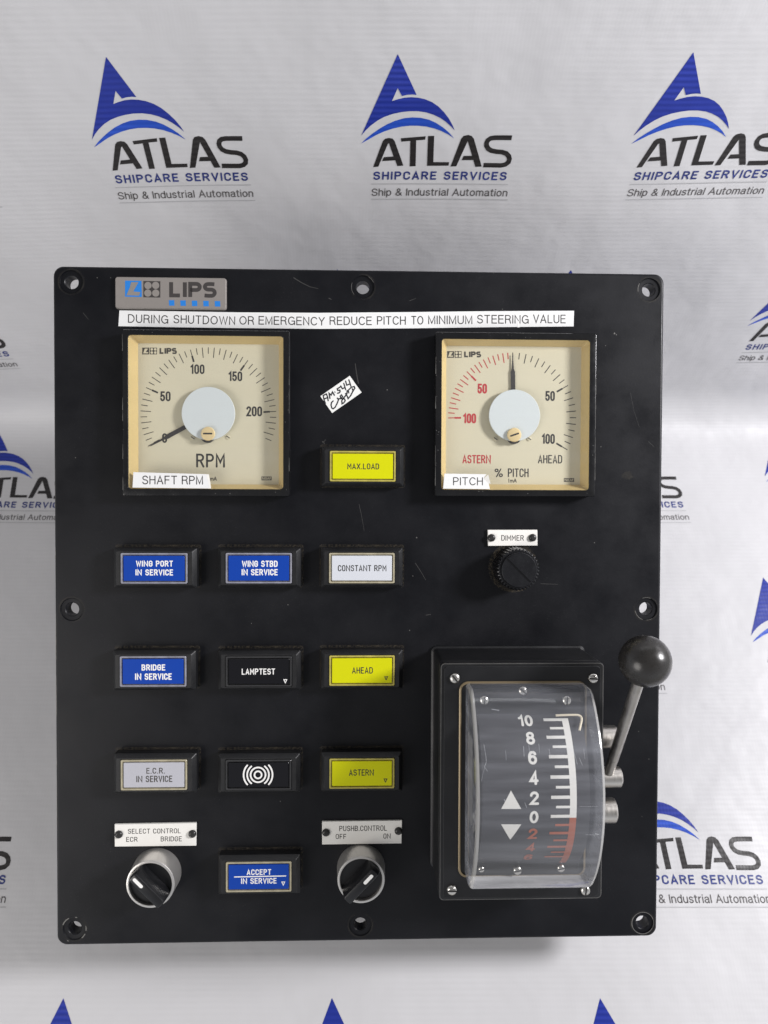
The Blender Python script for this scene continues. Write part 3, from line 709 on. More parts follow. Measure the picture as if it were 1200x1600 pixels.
# ---- long warning tape
top = [(186.6,485),(280,486.5),(370,488),(500,488.8),(640,487.6),(760,486.2),(897,485.5)]
bot = [(896.3,510),(760,511.3),(640,513),(500,513.8),(370,512.6),(280,511.4),(185,509.6)]
def tape(name, poly, z0, z1, parent, label, m='tape', h=None):
    mb = MB(); o = [P(x, y, z1) for x, y in poly][::-1]
    n = len(o); mb.add([(x, y, z0) for x, y in o] + [(x, y, z1) for x, y in o], [(i, (i+1) % n, n+(i+1) % n, n+i) for i in range(n)], m)
    mb.flat(o, z1, m)
    cx = sum(a for a, b in o)/n; cy = sum(b for a, b in o)/n
    return mb.build(name, parent, (cx, cy, z0), smooth=0, label=label), (cx, cy)
def interp(pts, x):
    for (x0, y0), (x1, y1) in zip(pts, pts[1:]):
        if x0 <= x <= x1: return y0 + (y1-y0)*(x-x0)/(x1-x0)
    return pts[-1][1]
st, cc = tape('warning_strip', top + bot, 0.02, 0.25, panel, 'long white label strip with a steering warning')
mb = MB()
words = [('DURING',200,263),('SHUTDOWN',271,367.5),('OR',374,397),('EMERGENCY',404,507.5),('REDUCE',515,581),('PITCH',589,634),('TO',642.5,661.5),('MINIMUM',669,738),('STEERING',745.5,826),('VALUE',833,884)]
for wd, a, b in words:
    ym = (interp(top, (a+b)/2) + interp(bot[::-1], (a+b)/2)) / 2 + .3
    sl = (interp(top, b) - interp(top, a)) / (b - a)
    p0 = P(a, ym, .25); p1 = P(b, ym, .25); s = scl(a, ym, .25)
    stroke_text(mb, wd, (p0[0]+p1[0])/2, (p0[1]+p1[1])/2, p1[0]-p0[0], 13.4*s, 'ink', 0.27, .115, face=ROUND, rot=-sl)
mb.build('lettering', st, (cc[0], cc[1], .27), smooth=0)
mb = MB(); a = pq([(808.5,502),(811.5,502),(812,511.5),(808.5,511.5)][::-1], .3); mb.flat(a, .31, 'white'); mb.build('tape_nick', st, (a[0][0], a[0][1], .3), smooth=0)

# ---- handwritten paper tag
st, cc = tape('paper_tag', [(500.5,619),(546.5,587.2),(565,613.2),(519,645.4)], 0.02, 0.2, panel, 'small tilted white paper tag with handwriting', 'paper')
mb = MB()
def hw(pts, w=2.1):                      # in the 10x enlarged picture of the tag
    ZK[0] += 1; s = scl(530, 615, .2)
    mb.ribbon([P(480 + x/10, 570 + y/10, .2) for x, y in pts], w*s, .215 + (ZK[0] % 9)*.004, 'pen')
hw([(285,600),(268,560),(258,520),(250,480),(300,455),(318,500),(328,560)]); hw([(262,535),(300,520),(322,512)])
hw([(355,525),(345,470),(340,440),(372,475),(395,425),(425,475)]); hw([(430,425),(436,428)], 1.7)
hw([(520,345),(470,375),(478,400),(510,395),(515,420),(495,440),(475,445)]); hw([(525,330),(548,375),(590,355)]); hw([(572,290),(588,345),(602,390)])
hw([(600,255),(618,318),(665,300)]); hw([(650,235),(670,290),(682,335)])
hw([(405,565),(380,590),(372,630),(385,675),(405,688),(435,665),(465,610),(490,545),(470,520)]); hw([(480,530),(520,530),(555,500),(535,470),(515,490),(530,530),(580,530),(595,560),(570,595),(545,610),(540,560),(570,520),(620,455),(625,405)])
hw([(650,440),(640,400),(690,350),(735,340),(745,365),(715,410),(680,480),(640,530),(625,490),(600,450)]); hw([(705,375),(720,410)])
mb.build('handwriting', st, (cc[0], cc[1], .2), smooth=0)

# ---- gauges
GH, DH = 10.0, 2.0
def gauge(px, scale, label):
    """px: dict of photo measurements"""
    x0, y0, x1, y1 = px['outer']; a = P(x0, y1, GH); b = P(x1, y0, GH)
    cx, cy, w, h = (a[0]+b[0])/2, (a[1]+b[1])/2, b[0]-a[0], b[1]-a[1]
    x0, y0, x1, y1 = px['open']; a = P(x0, y1, GH); b = P(x1, y0, GH)
    ox, oy, ow, oh = (a[0]+b[0])/2, (a[1]+b[1])/2, b[0]-a[0], b[1]-a[1]
    x0, y0, x1, y1 = px['dial']; a = P(x0, y1, DH); b = P(x1, y0, DH)
    dx, dy, dw, dh = (a[0]+b[0])/2, (a[1]+b[1])/2, b[0]-a[0], b[1]-a[1]
    mb = MB(); O = rr(cx, cy, w, h, .9)
    mb.loft([(O, 0.0), (O, GH - .5), (rr(cx, cy, w-.5, h-.5, .8), GH - .1), (rr(cx, cy, w-1.1, h-1.1, .7), GH), (rr(ox, oy, ow+.5, oh+.5, 2.0), GH), (rr(ox, oy, ow, oh, 1.8), GH - .3), (rr(ox, oy, ow, oh, 1.8), GH - .9)], 'gauge')
    # paint chips and bare arrises on the bezel
    for (sx_, n) in ((1, 9), (-1, 5)):
        for k in range(n):
            yy = cy + random.uniform(-.48, .48) * h; ln = random.uniform(2, 13)
            mb.ribbon([(cx + sx_*(w/2 - .22) + random.uniform(-.06, .06), yy + ln*t/4) for t in range(5) if abs(yy + ln*t/4 - cy) < h/2 - 1.5], random.uniform(.15, .42), GH - .06, 'worn', w1=.12)
    for k in range(26):
        e = random.choice((0, 1, 2, 3)); t = random.uniform(-.49, .49); d = random.uniform(.6, 3.0) if random.random() < .6 else random.uniform(.3, .8)
        q = {0: (cx - w/2 + d, cy + t*h), 1: (cx + w/2 - d, cy + t*h), 2: (cx + t*w, cy - h/2 + d), 3: (cx + t*w, cy + h/2 - d)}[e]
        if abs(q[0]-ox) < ow/2+.3 and abs(q[1]-oy) < oh/2+.3: continue
        r = random.uniform(.1, .32)
        mb.flat([(q[0] + r*random.uniform(.5, 1.3)*math.cos(a), q[1] + r*random.uniform(.5, 1.1)*math.sin(a)) for a in [j*math.pi/4 for j in range(8)]], GH + .02, 'worn')
    g = mb.build('analog_gauge', panel, (cx, cy, 0), label=label)
    mb = MB(); mb.loft([(rr(ox, oy, ow, oh, 1.8), GH - .9), (rr(dx, dy, dw, dh, .5), DH + .02)], 'gold'); mb.build('gold_rim', g, (cx, cy, DH), smooth=30)
    mb = MB(); mb.flat(rr(dx, dy, dw + 1, dh + 1, .5), DH, 'dial'); mb.build('dial', g, (cx, cy, DH), smooth=0)
    mb = MB(); mb.loft([(rr(ox, oy, ow + .2, oh + .2, 1.8), GH - 1.3), (rr(ox, oy, ow + .2, oh + .2, 1.8), GH - .75)], 'glass', True, True); mb.build('cover_glass', g, (cx, cy, GH - 1.3), smooth=30)
    # markings
    mb = MB(); z = DH + .05; s = scl(*px['c'], DH); c = P(*px['c'], DH); R = px['r'] * s
    for ang, L, w_, col, major in scale:
        ca, sa = math.cos(math.radians(ang)), math.sin(math.radians(ang))
        mb.ribbon([(c[0] + R*ca, c[1] + R*sa), (c[0] + (R - L*s)*ca, c[1] + (R - L*s)*sa)], w_*s, z, col, cap=False)
        if major: mb.ribbon([(c[0] + (R - 10*s)*ca, c[1] + (R - 10*s)*sa), (c[0] + (R - 20*s)*ca, c[1] + (R - 20*s)*sa)], 2.7*s, z + .02, col, cap=False)
    for t_, x0, y0, x1, y1, col, sw in px['texts']: px_text(mb, t_, x0, y0, x1, y1, DH, col, z, 'stroke', sw)
    # small emblem
    x, y = px['logo']; k = px['lk']
    for i in (0, 1): mb.flat(pq([(x+i*12*k, y), (x+i*12*k+11*k, y), (x+i*12*k+11*k, y+10.6*k), (x+i*12*k, y+10.6*k)][::-1], DH), z, 'logoink')
    mb.flat(pq([(x+4*k, y+1.5*k), (x+9*k, y+1.5*k), (x+5.5*k, y+7*k), (x+9.5*k, y+7.2*k), (x+9*k, y+9*k), (x+1.5*k, y+9*k)][::-1], DH), z + .02, 'dial')
    for ex, ey in ((15, 3), (20.3, 3), (15, 8), (20.3, 8)):
        q = P(x + ex*k, y + (ey-.3)*k, DH); mb.flat(circ(q[0], q[1], 2.0*k*s, 12), z + .02, 'dial')
    px_text(mb, 'LIPS', x + 27*k, y + .5*k, x + 54*k, y + 9.8*k, DH, 'logoink', z, 'block', sw=.27, gap=.36)
    x, y = px['maker']
    mb.flat(pq([(x, y), (x+16, y), (x+16, y+6), (x, y+6)][::-1], DH), z, 'logoink')
    px_text(mb, 'NIEAF', x + 1, y + 1, x + 15, y + 5, DH, 'dial', z + .02, 'font', bold=0.01)
    x, y = px['ma']; px_text(mb, '1mA', x - 7, y - 3.3, x + 6, y + 3, DH, 'ink', z, 'font', bold=0.02)
    mb.build('dial_markings', g, (cx, cy, DH), smooth=0)
    # needle
    NH = 3.1; mb = MB(); hub = P(*px['hub'], 5.5); hs = scl(*px['hub'], 5.5)
    tip = Vector(P(*px['tip'], NH)); piv = Vector(hub); d = (tip - piv).normalized(); n = Vector((-d.y, d.x)); s2 = scl(*px['tip'], NH)
    Ln = (tip - piv).length; k0 = Ln - px['thin'] * s2
    out = [piv - n*3.2*s2, piv + d*(k0-3*s2) - n*3.4*s2, piv + d*(k0+2*s2) - n*1.6*s2, tip - n*.5*s2, tip + n*.5*s2, piv + d*(k0+2*s2) + n*1.6*s2, piv + d*(k0-3*s2) + n*3.4*s2, piv + n*3.2*s2]
    out = [tuple(q) for q in out]
    mb.loft([(out, NH - .4), (out, NH)], 'needle', True, True); mb.build('needle', g, (*hub, NH), smooth=20, bevel=0.08, seg=1)
    # hub cover, its tail, brass zero screw, two small dial screws
    mb = MB(); r = px['hr'] * hs
    mb.loft([(circ(*hub, r, 56), DH + 2.4), (circ(*hub, r, 56), 5.35), (circ(*hub, r - .2, 56), 5.5)], 'hub', True, True); mb.build('hub_cover', g, (*hub, DH), smooth=35)
    mb = MB(); q = P(px['scr'][0] - .5, px['scr'][1] + 3.5, 4.0); mb.loft([(circ(*q, 11*hs, 28), DH), (circ(*q, 11*hs, 28), 4.2)], 'needle', False, True); mb.build('hub_bracket', g, (*q, DH), smooth=35)
    mb = MB(); q = P(*px['scr'], 7.5); r = 11 * hs
    mb.loft([(circ(*q, r*.95, 32), 5.5), (circ(*q, r, 32), 6.6), (circ(*q, r*.9, 32), 7.3), (circ(*q, r*.6, 32), 7.5)], 'brass', False, True)
    a = px['slot']; ca, sa = math.cos(a), math.sin(a)
    for off, m_, w_, z_ in ((0, 'slot', 2.6*hs, 7.53),): mb.ribbon([(q[0] - 6*hs*ca, q[1] - 6*hs*sa), (q[0] + 6*hs*ca, q[1] + 6*hs*sa)], w_, z_, m_)
    mb.build('brass_screw', g, (*q, 5.5), smooth=35)
    for x, y in px['small']:
        mb = MB(); q = P(x, y, DH + .4); r = 3.6*hs
        mb.loft([(circ(*q, r, 20), DH), (circ(*q, r, 20), DH + .4), (circ(*q, r*.7, 20), DH + .6)], 'dial', False, True)
        mb.ribbon([(q[0] - r*.75, q[1] + r*.5), (q[0] + r*.75, q[1] - r*.5)], r*.4, DH + .63, 'logoink', cap=False)
        mb.build('dial_screw', g, (*q, DH), smooth=35)
    return g, (cx, cy)
sc1 = []
for k in range(0, 46):
    v = k * 5; a = 207.5 - 1.02 * v; mj = v % 50 == 0
    sc1.append((a, 21 if False else (16 if v % 10 == 0 else 10), 1.15, 'ink', mj and v < 201))
g1, gc1 = gauge(dict(outer=(191.5, 517, 452.5, 774.5), open=(200.5, 525.5, 442.5, 763.5), dial=(216.5, 538.5, 435.8, 756.3), c=(326, 648.5), r=106,
    texts=[('50', 250.5, 611.5, 266.5, 627, 'ink', .17), ('100', 297.5, 569.5, 319.5, 584.3, 'ink', .17), ('150', 357, 580.5, 378.5, 595.5, 'ink', .17), ('200', 385, 635, 409.5, 650.5, 'ink', .17), ('0', 253.5, 677, 261, 692, 'ink', .17), ('RPM', 306.5, 709, 351.5, 730.5, 'ink', .14)],
    logo=(222.3, 543.2), lk=1.0, maker=(408.5, 744.5), ma=(333, 748), hub=(325.4, 646), tip=(234.5, 697), thin=27, hr=41.8, scr=(324.5, 677.5), slot=0.0, small=[(356.5, 683), (301, 684)]),
    sc1, 'square gauge with a cream dial marked RPM')
sc2 = []
for v in range(-100, 105, 5):
    a = 90 - (0.91 * v if v < 0 else 1.2 * v); col = 'red' if v < 0 else 'ink'
    if v == 0: continue
    sc2.append((a, 15 if v % 10 == 0 else 10, 1.5 if v < 0 else 1.3, col, v % 50 == 0))
sc2.append((90, 15, 1.3, 'ink', False))
g2, gc2 = gauge(dict(outer=(679.5, 521, 932.5, 775), open=(689.5, 531.5, 922.5, 765), dial=(696.3, 542.3, 908.3, 756.5), c=(800.5, 652), r=100,
    texts=[('50', 746, 599.5, 761, 615, 'red', .19), ('100', 723.5, 646, 744, 661.5, 'red', .19), ('50', 852, 611, 867, 626.5, 'ink', .17), ('100', 846.5, 678, 867, 693.5, 'ink', .17),
           ('ASTERN', 722.5, 711, 767, 724, 'red', .15), ('AHEAD', 840.5, 711, 878.5, 724, 'ink', .13), ('%', 772.5, 732, 786, 745.5, 'ink', .13), ('PITCH', 793.5, 732, 826, 745.5, 'ink', .13)],
    logo=(698.7, 548.7), lk=0.98, maker=(881, 747), ma=(801.5, 751), hub=(804, 649), tip=(801, 554), thin=24, hr=40, scr=(804, 679.2), slot=0.33, small=[(774.5, 685.5), (827, 685.5)]),
    sc2, 'square gauge with a red and black pitch scale')
# tape labels on the gauge glasses
GZ = GH - .72
st, cc = tape('label_tape', [(208.5,737.7),(326,741),(329.5,763.3),(207,761.8)], GZ, GZ + .85, g1, 'white tape label at the foot of the dial')
mb = MB(); px_text(mb, 'SHAFT RPM', 222.3, 743.5, 317.2, 756.8, GZ + .85, 'ink', GZ + .88, 'round', sw=.115); 
a = pq([(322.5,741.5),(326,741.2),(329.5,763),(327.5,763)][::-1], GZ + .9); mb.flat(a, GZ + .87, 'tag')
mb.build('label_lettering', g1, (*cc, GZ + .88), smooth=0)
st, cc = tape('label_tape', [(694.5,740),(760,741),(756,747.5),(763.5,755),(765.5,764.3),(692.5,763.5)], GZ, GZ + .85, g2, 'white tape label with a torn corner')
mb = MB(); px_text(mb, 'PITCH', 708, 745.8, 754.5, 758.2, GZ + .85, 'ink', GZ + .88, 'round', sw=.11); mb.build('label_lettering', g2, (*cc, GZ + .88), smooth=0)
mb = MB(); A_ = P(756, 747.5, GZ + .9); B_ = P(763, 741.3, GZ + 2); C_ = P(766.5, 756, GZ + 1.0); C2 = P(763.8, 755, GZ + .9)
mb.add([(*A_, GZ + .9), (*B_, GZ + 2.0), (*C_, GZ + 1.0), (*C2, GZ + .9)], [(0, 3, 2, 1)], 'tag'); mb.build('curled_corner', g2, (*A_, GZ + .9), smooth=0)

# ---- illuminated pushbuttons
BH = 9.5
def button_meshes():
    mb = MB(); k = scl(567, 728, BH)
    W0, H0 = 48.5, 23.6; W1, H1 = 44.0, 19.6
    O = rr(0, 0, W0, H0, .9, 3)
    mb.loft([(O, 0.0), (rr(0, 0, W0 - .1, H0 - .1, .9, 3), BH - 3.0), (rr(0, 0, W1 + .5, H1 + .5, .7, 3), BH - .25), (rr(0, 0, W1, H1, .6, 3), BH), (rr(0, 0, 39.2, 18.5, .5, 3), BH), (rr(0, 0, 39.0, 18.3, .5, 3), BH - .2), (rr(0, 0, 39.0, 18.3, .5, 3), BH - 2.5)], 'bezel')
    fr = MB()
    fr.loft([(rr(0, 0, 38.6, 17.9, .7, 3), BH - 2.5), (rr(0, 0, 38.6, 17.9, .7, 3), BH + .45), (rr(0, 0, 38.2, 17.5, .6, 3), BH + .65), (rr(0, 0, 36.9, 16.3, .4, 3), BH + .65), (rr(0, 0, 36.7, 16.1, .4, 3), BH + .5), (rr(0, 0, 36.6, 16.0, .4, 3), BH - .7), (rr(0, 0, 36.4, 15.8, .3, 3), BH - .7)], 'frame_tan', False, True)
    ln = MB()
    ln.loft([(rr(0, 0, 35.4, 14.7, .4, 3), BH - .69), (rr(0, 0, 35.4, 14.7, .4, 3), BH + .3), (rr(0, 0, 35.0, 14.3, .35, 3), BH + .5)], 'lens_yellow', False, True)
    du = MB()
    ins = rr(0, 0, W0 + .02, H0 + .02, .9, 3)
    du.loft([(rr(0, .4, W0 + 2.4, H0 + 2.2, 1.4, 3), 0.022), (ins, 0.022)], 'dust')
    return mb, fr, ln, du
bmb, fmb, lmb, dmb = button_meshes()
B0 = bmb.build('indicator_button', panel, (0, 0, 0), smooth=30); F0 = fmb.build('lens_frame', B0, (0, 0, 0), smooth=30)
L0_ = lmb.build('lens', B0, (0, 0, 0), smooth=30); D0 = dmb.build('dust_rim', B0, (0, 0, 0), smooth=0)
for o in (F0, L0_): o.material_slots[0].link = 'OBJECT'
first = [True]
LZ = BH + .52
def button(cxp, cyp, lens, frame, texts, ink, label, extra=None):
    c = P(cxp, cyp, BH)
    if first[0]: b, f, l, d = B0, F0, L0_, D0; first[0] = False
    else:
        b = B0.copy(); f = F0.copy(); l = L0_.copy(); d = D0.copy()
        for o in (b, f, l, d): COL.objects.link(o)
        b.parent = panel
        for o in (f, l, d): o.parent = b; o.location = (0, 0, 0)
    b.location = (c[0]*MM, c[1]*MM, 0); b['_o'] = (c[0], c[1], 0.0); b['label'] = label
    f.material_slots[0].link = 'OBJECT'; l.material_slots[0].link = 'OBJECT'
    f.material_slots[0].material = M[frame]; l.material_slots[0].material = M[lens]
    mb = MB()
    for t_, x0, y0, x1, y1, sw in texts: px_text(mb, t_, x0, y0, x1, y1, LZ, ink, LZ, 'stroke', sw)
    if extra: extra(mb)
    mb.build('lettering', b, (c[0], c[1], LZ), smooth=0)
def tri(x, y, ink):
    def f(mb):
        s = scl(x, y, LZ); q = P(x, y, LZ)
        mb.ribbon([(q[0] - 2.3*s, q[1] + 2.3*s), (q[0] + 2.3*s, q[1] + 2.3*s), (q[0], q[1] - 2.8*s)], 1.2*s, LZ + .03, ink, closed=True)
    return f
def horn(mb):
    s = scl(403, 1210.7, LZ); q = P(403.2, 1210.7, LZ); w = 2.5*s
    for r in (5.6, 11.7): mb.ribbon(circ(*q, r*s, 36), w, LZ, 'white', closed=True)
    for r, a in ((17, 52), (22.6, 42)):
        for b in (0, 180): mb.ribbon(arc(*q, r*s, r*s, b - a, b + a, 14), w, LZ, 'white')
def accept_extra(mb):
    a = P(366.5, 1370.2, LZ); b = P(446.5, 1368.6, LZ); mb.ribbon([a, b], 1.7*scl(400, 1370, LZ), LZ + .035, 'white')
    tri(442.6, 1380.3, 'white')(mb)
button(566.8, 728.6, 'lens_yellow', 'frame_gold', [('MAX.LOAD', 542.7, 724.2, 592.4, 733.2, .15)], 'ink', 'yellow button lettered MAX.LOAD')
button(241, 888, 'lens_blue', 'frame_smoke', [('WING PORT', 212.5, 876, 270.3, 885.4, .185), ('IN SERVICE', 211.7, 889.6, 270.5, 899.2, .185)], 'white', 'blue button lettered WING PORT IN SERVICE')
button(404.5, 887.7, 'lens_blue', 'frame_smoke', [('WING STBD', 378, 876, 433.8, 885.8, .18), ('IN SERVICE', 377.5, 889.2, 434, 899, .18)], 'white', 'blue button lettered WING STBD IN SERVICE')
button(565.4, 887.6, 'lens_white', 'frame_tan', [('CONSTANT RPM', 528, 883, 603.8, 892.6, .14)], 'ink', 'white button lettered CONSTANT RPM')
button(239.5, 1049, 'lens_blue', 'frame_smoke', [('BRIDGE', 221.2, 1038, 258.3, 1047.8, .185), ('IN SERVICE', 211, 1052, 268.5, 1062.4, .185)], 'white', 'blue button lettered BRIDGE IN SERVICE')
button(404.6, 1049, 'lens_black', 'frame_dark', [('LAMPTEST', 377.7, 1044.5, 429.8, 1054.2, .16)], 'white', 'black button lettered LAMPTEST', tri(445.8, 1064.2, 'white'))
button(565.6, 1047.6, 'lens_yellow', 'frame_gold', [('AHEAD', 550, 1042.4, 582.6, 1052.6, .14)], 'ink', 'yellow button lettered AHEAD', tri(603.3, 1059.6, 'ink'))
button(240.8, 1210.6, 'lens_grey', 'frame_tan', [('E.C.R.', 228.7, 1199.6, 257.7, 1209, .15), ('IN SERVICE', 213, 1211.8, 269.4, 1222.4, .16)], 'tagink', 'whitish button lettered E.C.R. IN SERVICE')
button(404, 1210.5, 'lens_black', 'frame_dark', [], 'white', 'black button with a sound wave symbol', horn)
button(565.6, 1208.2, 'lens_yellow', 'frame_gold', [('ASTERN', 545.3, 1202, 584, 1212.2, .14)], 'ink', 'yellow button lettered ASTERN', tri(602.2, 1219.3, 'ink'))
button(404.3, 1369.7, 'lens_blue', 'frame_tan', [('ACCEPT', 385.5, 1358, 423.9, 1367.4, .17), ('IN SERVICE', 376.7, 1371.6, 432.3, 1381.2, .17)], 'white', 'blue button lettered ACCEPT IN SERVICE', accept_extra)

# ---- engraved name tags
TZ = 1.6
def name_tag(corners, texts, screws, label):
    mb = MB(); o = pq(corners, TZ)[::-1]; n = 4
    mb.loft([(o, 0.0), (o, TZ - .2), (inset(o, .18), TZ)], 'tag', False, True)
    cx = sum(a for a, b in o)/4; cy = sum(b for a, b in o)/4
    t = mb.build('name_tag', panel, (cx, cy, 0), smooth=20, label=label)
    mb = MB()
    for s_, x0, y0, x1, y1 in texts: px_text(mb, s_, x0, y0, x1, y1, TZ, 'tagink', TZ + .03, 'stroke', .135, gap=.27)
    mb.build('lettering', t, (cx, cy, TZ), smooth=0)
    for x, y in screws:
        q = P(x, y, TZ + 1.2); mb = MB()
        r = 2.35
        mb.loft([(circ(*q, r, 24), TZ), (circ(*q, r*.98, 24), TZ + .6), (circ(*q, r*.82, 24), TZ + 1.2), (circ(*q, r*.5, 24), TZ + 1.6), (circ(*q, r*.42, 6), TZ + 1.62) if False else (circ(*q, r*.42, 24), TZ + 1.62)], 'screw', False, True)
        mb.loft([(circ(*q, r*.4, 6), TZ + 1.2), (circ(*q, r*.4, 6), TZ + 1.64)], 'slot', False, True)
        mb.build('screw', t, (*q, TZ), smooth=50)
    return t
name_tag([(762.3,828),(839.6,827.8),(839.8,852.6),(762.8,853)], [('DIMMER', 783.3, 836.2, 818.7, 844.8)], [(768.5,840.5),(832.7,840.3)], 'small cream name tag engraved DIMMER')
name_tag([(179,1288.3),(306.6,1286),(306.2,1321.6),(179.2,1323)], [('SELECT CONTROL', 199.8, 1294.2, 282.4, 1302.8), ('ECR', 197.3, 1307.6, 215, 1315.4), ('BRIDGE', 251.2, 1306.6, 284.2, 1314.8)], [(184.8,1305),(300,1304)], 'cream name tag engraved SELECT CONTROL')
name_tag([(503.2,1283.6),(628.2,1282),(627.4,1318),(503.3,1319.7)], [('PUSHB.CONTROL', 530, 1289.6, 604.6, 1298.8), ('OFF', 524.5, 1303, 541, 1311), ('ON', 599, 1302.2, 610.4, 1310.4)], [(509.3,1302),(622.6,1299.6)], 'cream name tag engraved PUSHB.CONTROL')

# ---- dimmer knob
q = P(811.8, 891, 18.0); cx, cy = q
mb = MB(); N = 36; prof_ = [(12.8, 0.6), (12.9, 3.0), (12.4, 14.5), (11.4, 15.2)]
rings = []
for r, z in prof_:
    rings.append([(cx + (r - (0.75 if k % 4 in (0, 1) else 0)*(1 if 0.7 < z < 15 else .5)) * math.cos(2*math.pi*k/(N*4)), cy + (r - (0.75 if k % 4 in (0, 1) else 0)*(1 if .7 < z < 15 else .5)) * math.sin(2*math.pi*k/(N*4)), z) for k in range(N*4)])
mb.rings(rings, 'knob', False, True)
kn = mb.build('dimmer_knob', panel, (cx, cy, 0), smooth=25, label='small black ribbed dimmer knob')
mb = MB(); mb.loft([(circ(cx, cy, 10.4, 48), 15.1), (circ(cx, cy, 10.3, 48), 17.3), (circ(cx, cy, 10.0, 48), 17.6)], 'knob', False, True)
a0 = math.radians(-45)
half = [(cx + 9.7*math.cos(a0 + math.pi*k/24), cy + 9.7*math.sin(a0 + math.pi*k/24)) for k in range(25)]
mb.loft([(half, 17.55), (half, 18.3)], 'knob', False, True)
mb.build('knob_cap', kn, (cx, cy, 15), smooth=30)
mb = MB(); mb.loft([(circ(cx, cy, 15.2, 48), .022), (circ(cx, cy, 12.7, 48), .022)], 'dust'); mb.build('dust_rim', kn, (cx, cy, 0), smooth=0)

# ---- selector switches
SH = 15.0
def selector(fx, fy, ang, mark, label):
    q = P(fx, fy, SH); r = 13.85
    mb = MB()
    mb.loft([(circ(*q, r + .75, 64), 0.0), (circ(*q, r + .7, 64), 1.2), (circ(*q, r + .15, 64), SH - .5), (circ(*q, r - .1, 64), SH - .1), (circ(*q, r - .5, 64), SH), (circ(*q, r - 1.2, 64), SH), (circ(*q, r - 1.45, 64), SH - .25), (circ(*q, r - 1.5, 64), SH - 3)], 'silver')
    sw = mb.build('selector_switch', panel, (*q, 0), smooth=28, label=label)
    mb = MB(); mb.flat(circ(*q, r - 1.45, 48), SH - 2.2, 'handle')
    # tapered grip
    d = Vector((math.cos(ang), math.sin(ang))); n = Vector((-d.y, d.x)); Q = Vector(q)
    def bar(L, w, rr_=1.0):
        base = rr(0, 0, 2*L, w, rr_, 3); return [tuple(Q + d*x + n*y) for x, y in base]
    mb.loft([(bar(12.2, 9.6, 1.6), SH - 2.2), (bar(12.2, 9.3, 1.6), SH + .4), (bar(11.9, 5.6, 1.2), SH + 7.4), (bar(11.6, 5.0, 1.0), SH + 7.9), (bar(11.2, 4.2, .8), SH + 8.1)], 'handle', False, True)
    mb.build('handle', sw, (*q, SH), smooth=28)
    mb = MB(); a = Q + d*mark[0]; b = Q + d*mark[1]
    mb.ribbon([tuple(a), tuple(b)], 2.0, SH + 8.15, 'white'); mb.build('indicator_line', sw, (*q, SH + 8.1), smooth=0)
selector(234.7, 1382, math.radians(-45.5), (-9.6, -4.2), 'silver collared selector switch turned to the upper left')
selector(564.2, 1375, math.radians(46), (3.4, 8.6), 'silver collared selector switch turned to the upper right')

# ---- lever unit
HH = 42.0
f0 = P(686, 1407.5, HH); f1 = P(948, 1035, HH); f2 = P(936, 1407, HH)
hx0, hx1, hy0, hy1 = f0[0], (f1[0] + f2[0]) / 2, f0[1], f1[1]
hcx, hcy, hw_, hh_ = (hx0+hx1)/2, (hy0+hy1)/2, hx1-hx0, hy1-hy0
mb = MB(); O = rr(hcx, hcy, hw_, hh_, 2.6, 5)
mb.loft([(rr(hcx, hcy, hw_ + 2.4, hh_ + 2.4, 3.0, 5), 0.0), (rr(hcx, hcy, hw_ + 2.2, hh_ + 2.2, 3.0, 5), 1.4), (O, 1.8), (O, HH - 5.2), (inset(O, .6), HH - 5.0), (inset(O, .6), HH - 4.4), (O, HH - 4.2), (O, HH - .5), (inset(O, .25), HH - .1), (inset(O, .6), HH)], 'housing', False, True)
mb.ribbon(inset(O, .5), .25, HH + .02, 'worn', closed=True)
hs_ = mb.build('lever_housing', panel, (hcx, hcy, 0), smooth=30, label='raised black lever housing with a clear domed scale cover')
mb = MB(); I = rr(hcx + .0, hcy - .0, hw_ - 4.2, hh_ - 3.6, 2.2, 5)
mb.loft([(I, HH), (I, HH + .5), (inset(I, .25), HH + .8)], 'housing', False, True)
mb.build('cover_plate', hs_, (hcx, hcy, HH), smooth=30)
PZ = HH + .8
def slot_screw(x, y, z, r, ang, parent, name='screw'):
    mb = MB(); q = P(x, y, z + r*.5)
    mb.loft([(circ(*q, r, 28), z), (circ(*q, r, 28), z + r*.25), (circ(*q, r*.85, 28), z + r*.5), (circ(*q, r*.5, 28), z + r*.66)], 'steel', False, True)
    a = math.radians(ang); c, s = math.cos(a), math.sin(a)
    mb.ribbon([(q[0] - r*.92*c, q[1] - r*.92*s), (q[0] + r*.92*c, q[1] + r*.92*s)], r*.3, z + r*.7, 'slot', cap=False)
    mb.build(name, parent, (*q, z), smooth=40)
slot_screw(711, 1060.5, PZ, 2.85, -52, hs_); slot_screw(927.5, 1060.5, PZ, 2.75, -2, hs_); slot_screw(706.5, 1392, PZ, 2.8, -2, hs_); slot_screw(915.5, 1392.5, PZ, 2.7, 82, hs_)

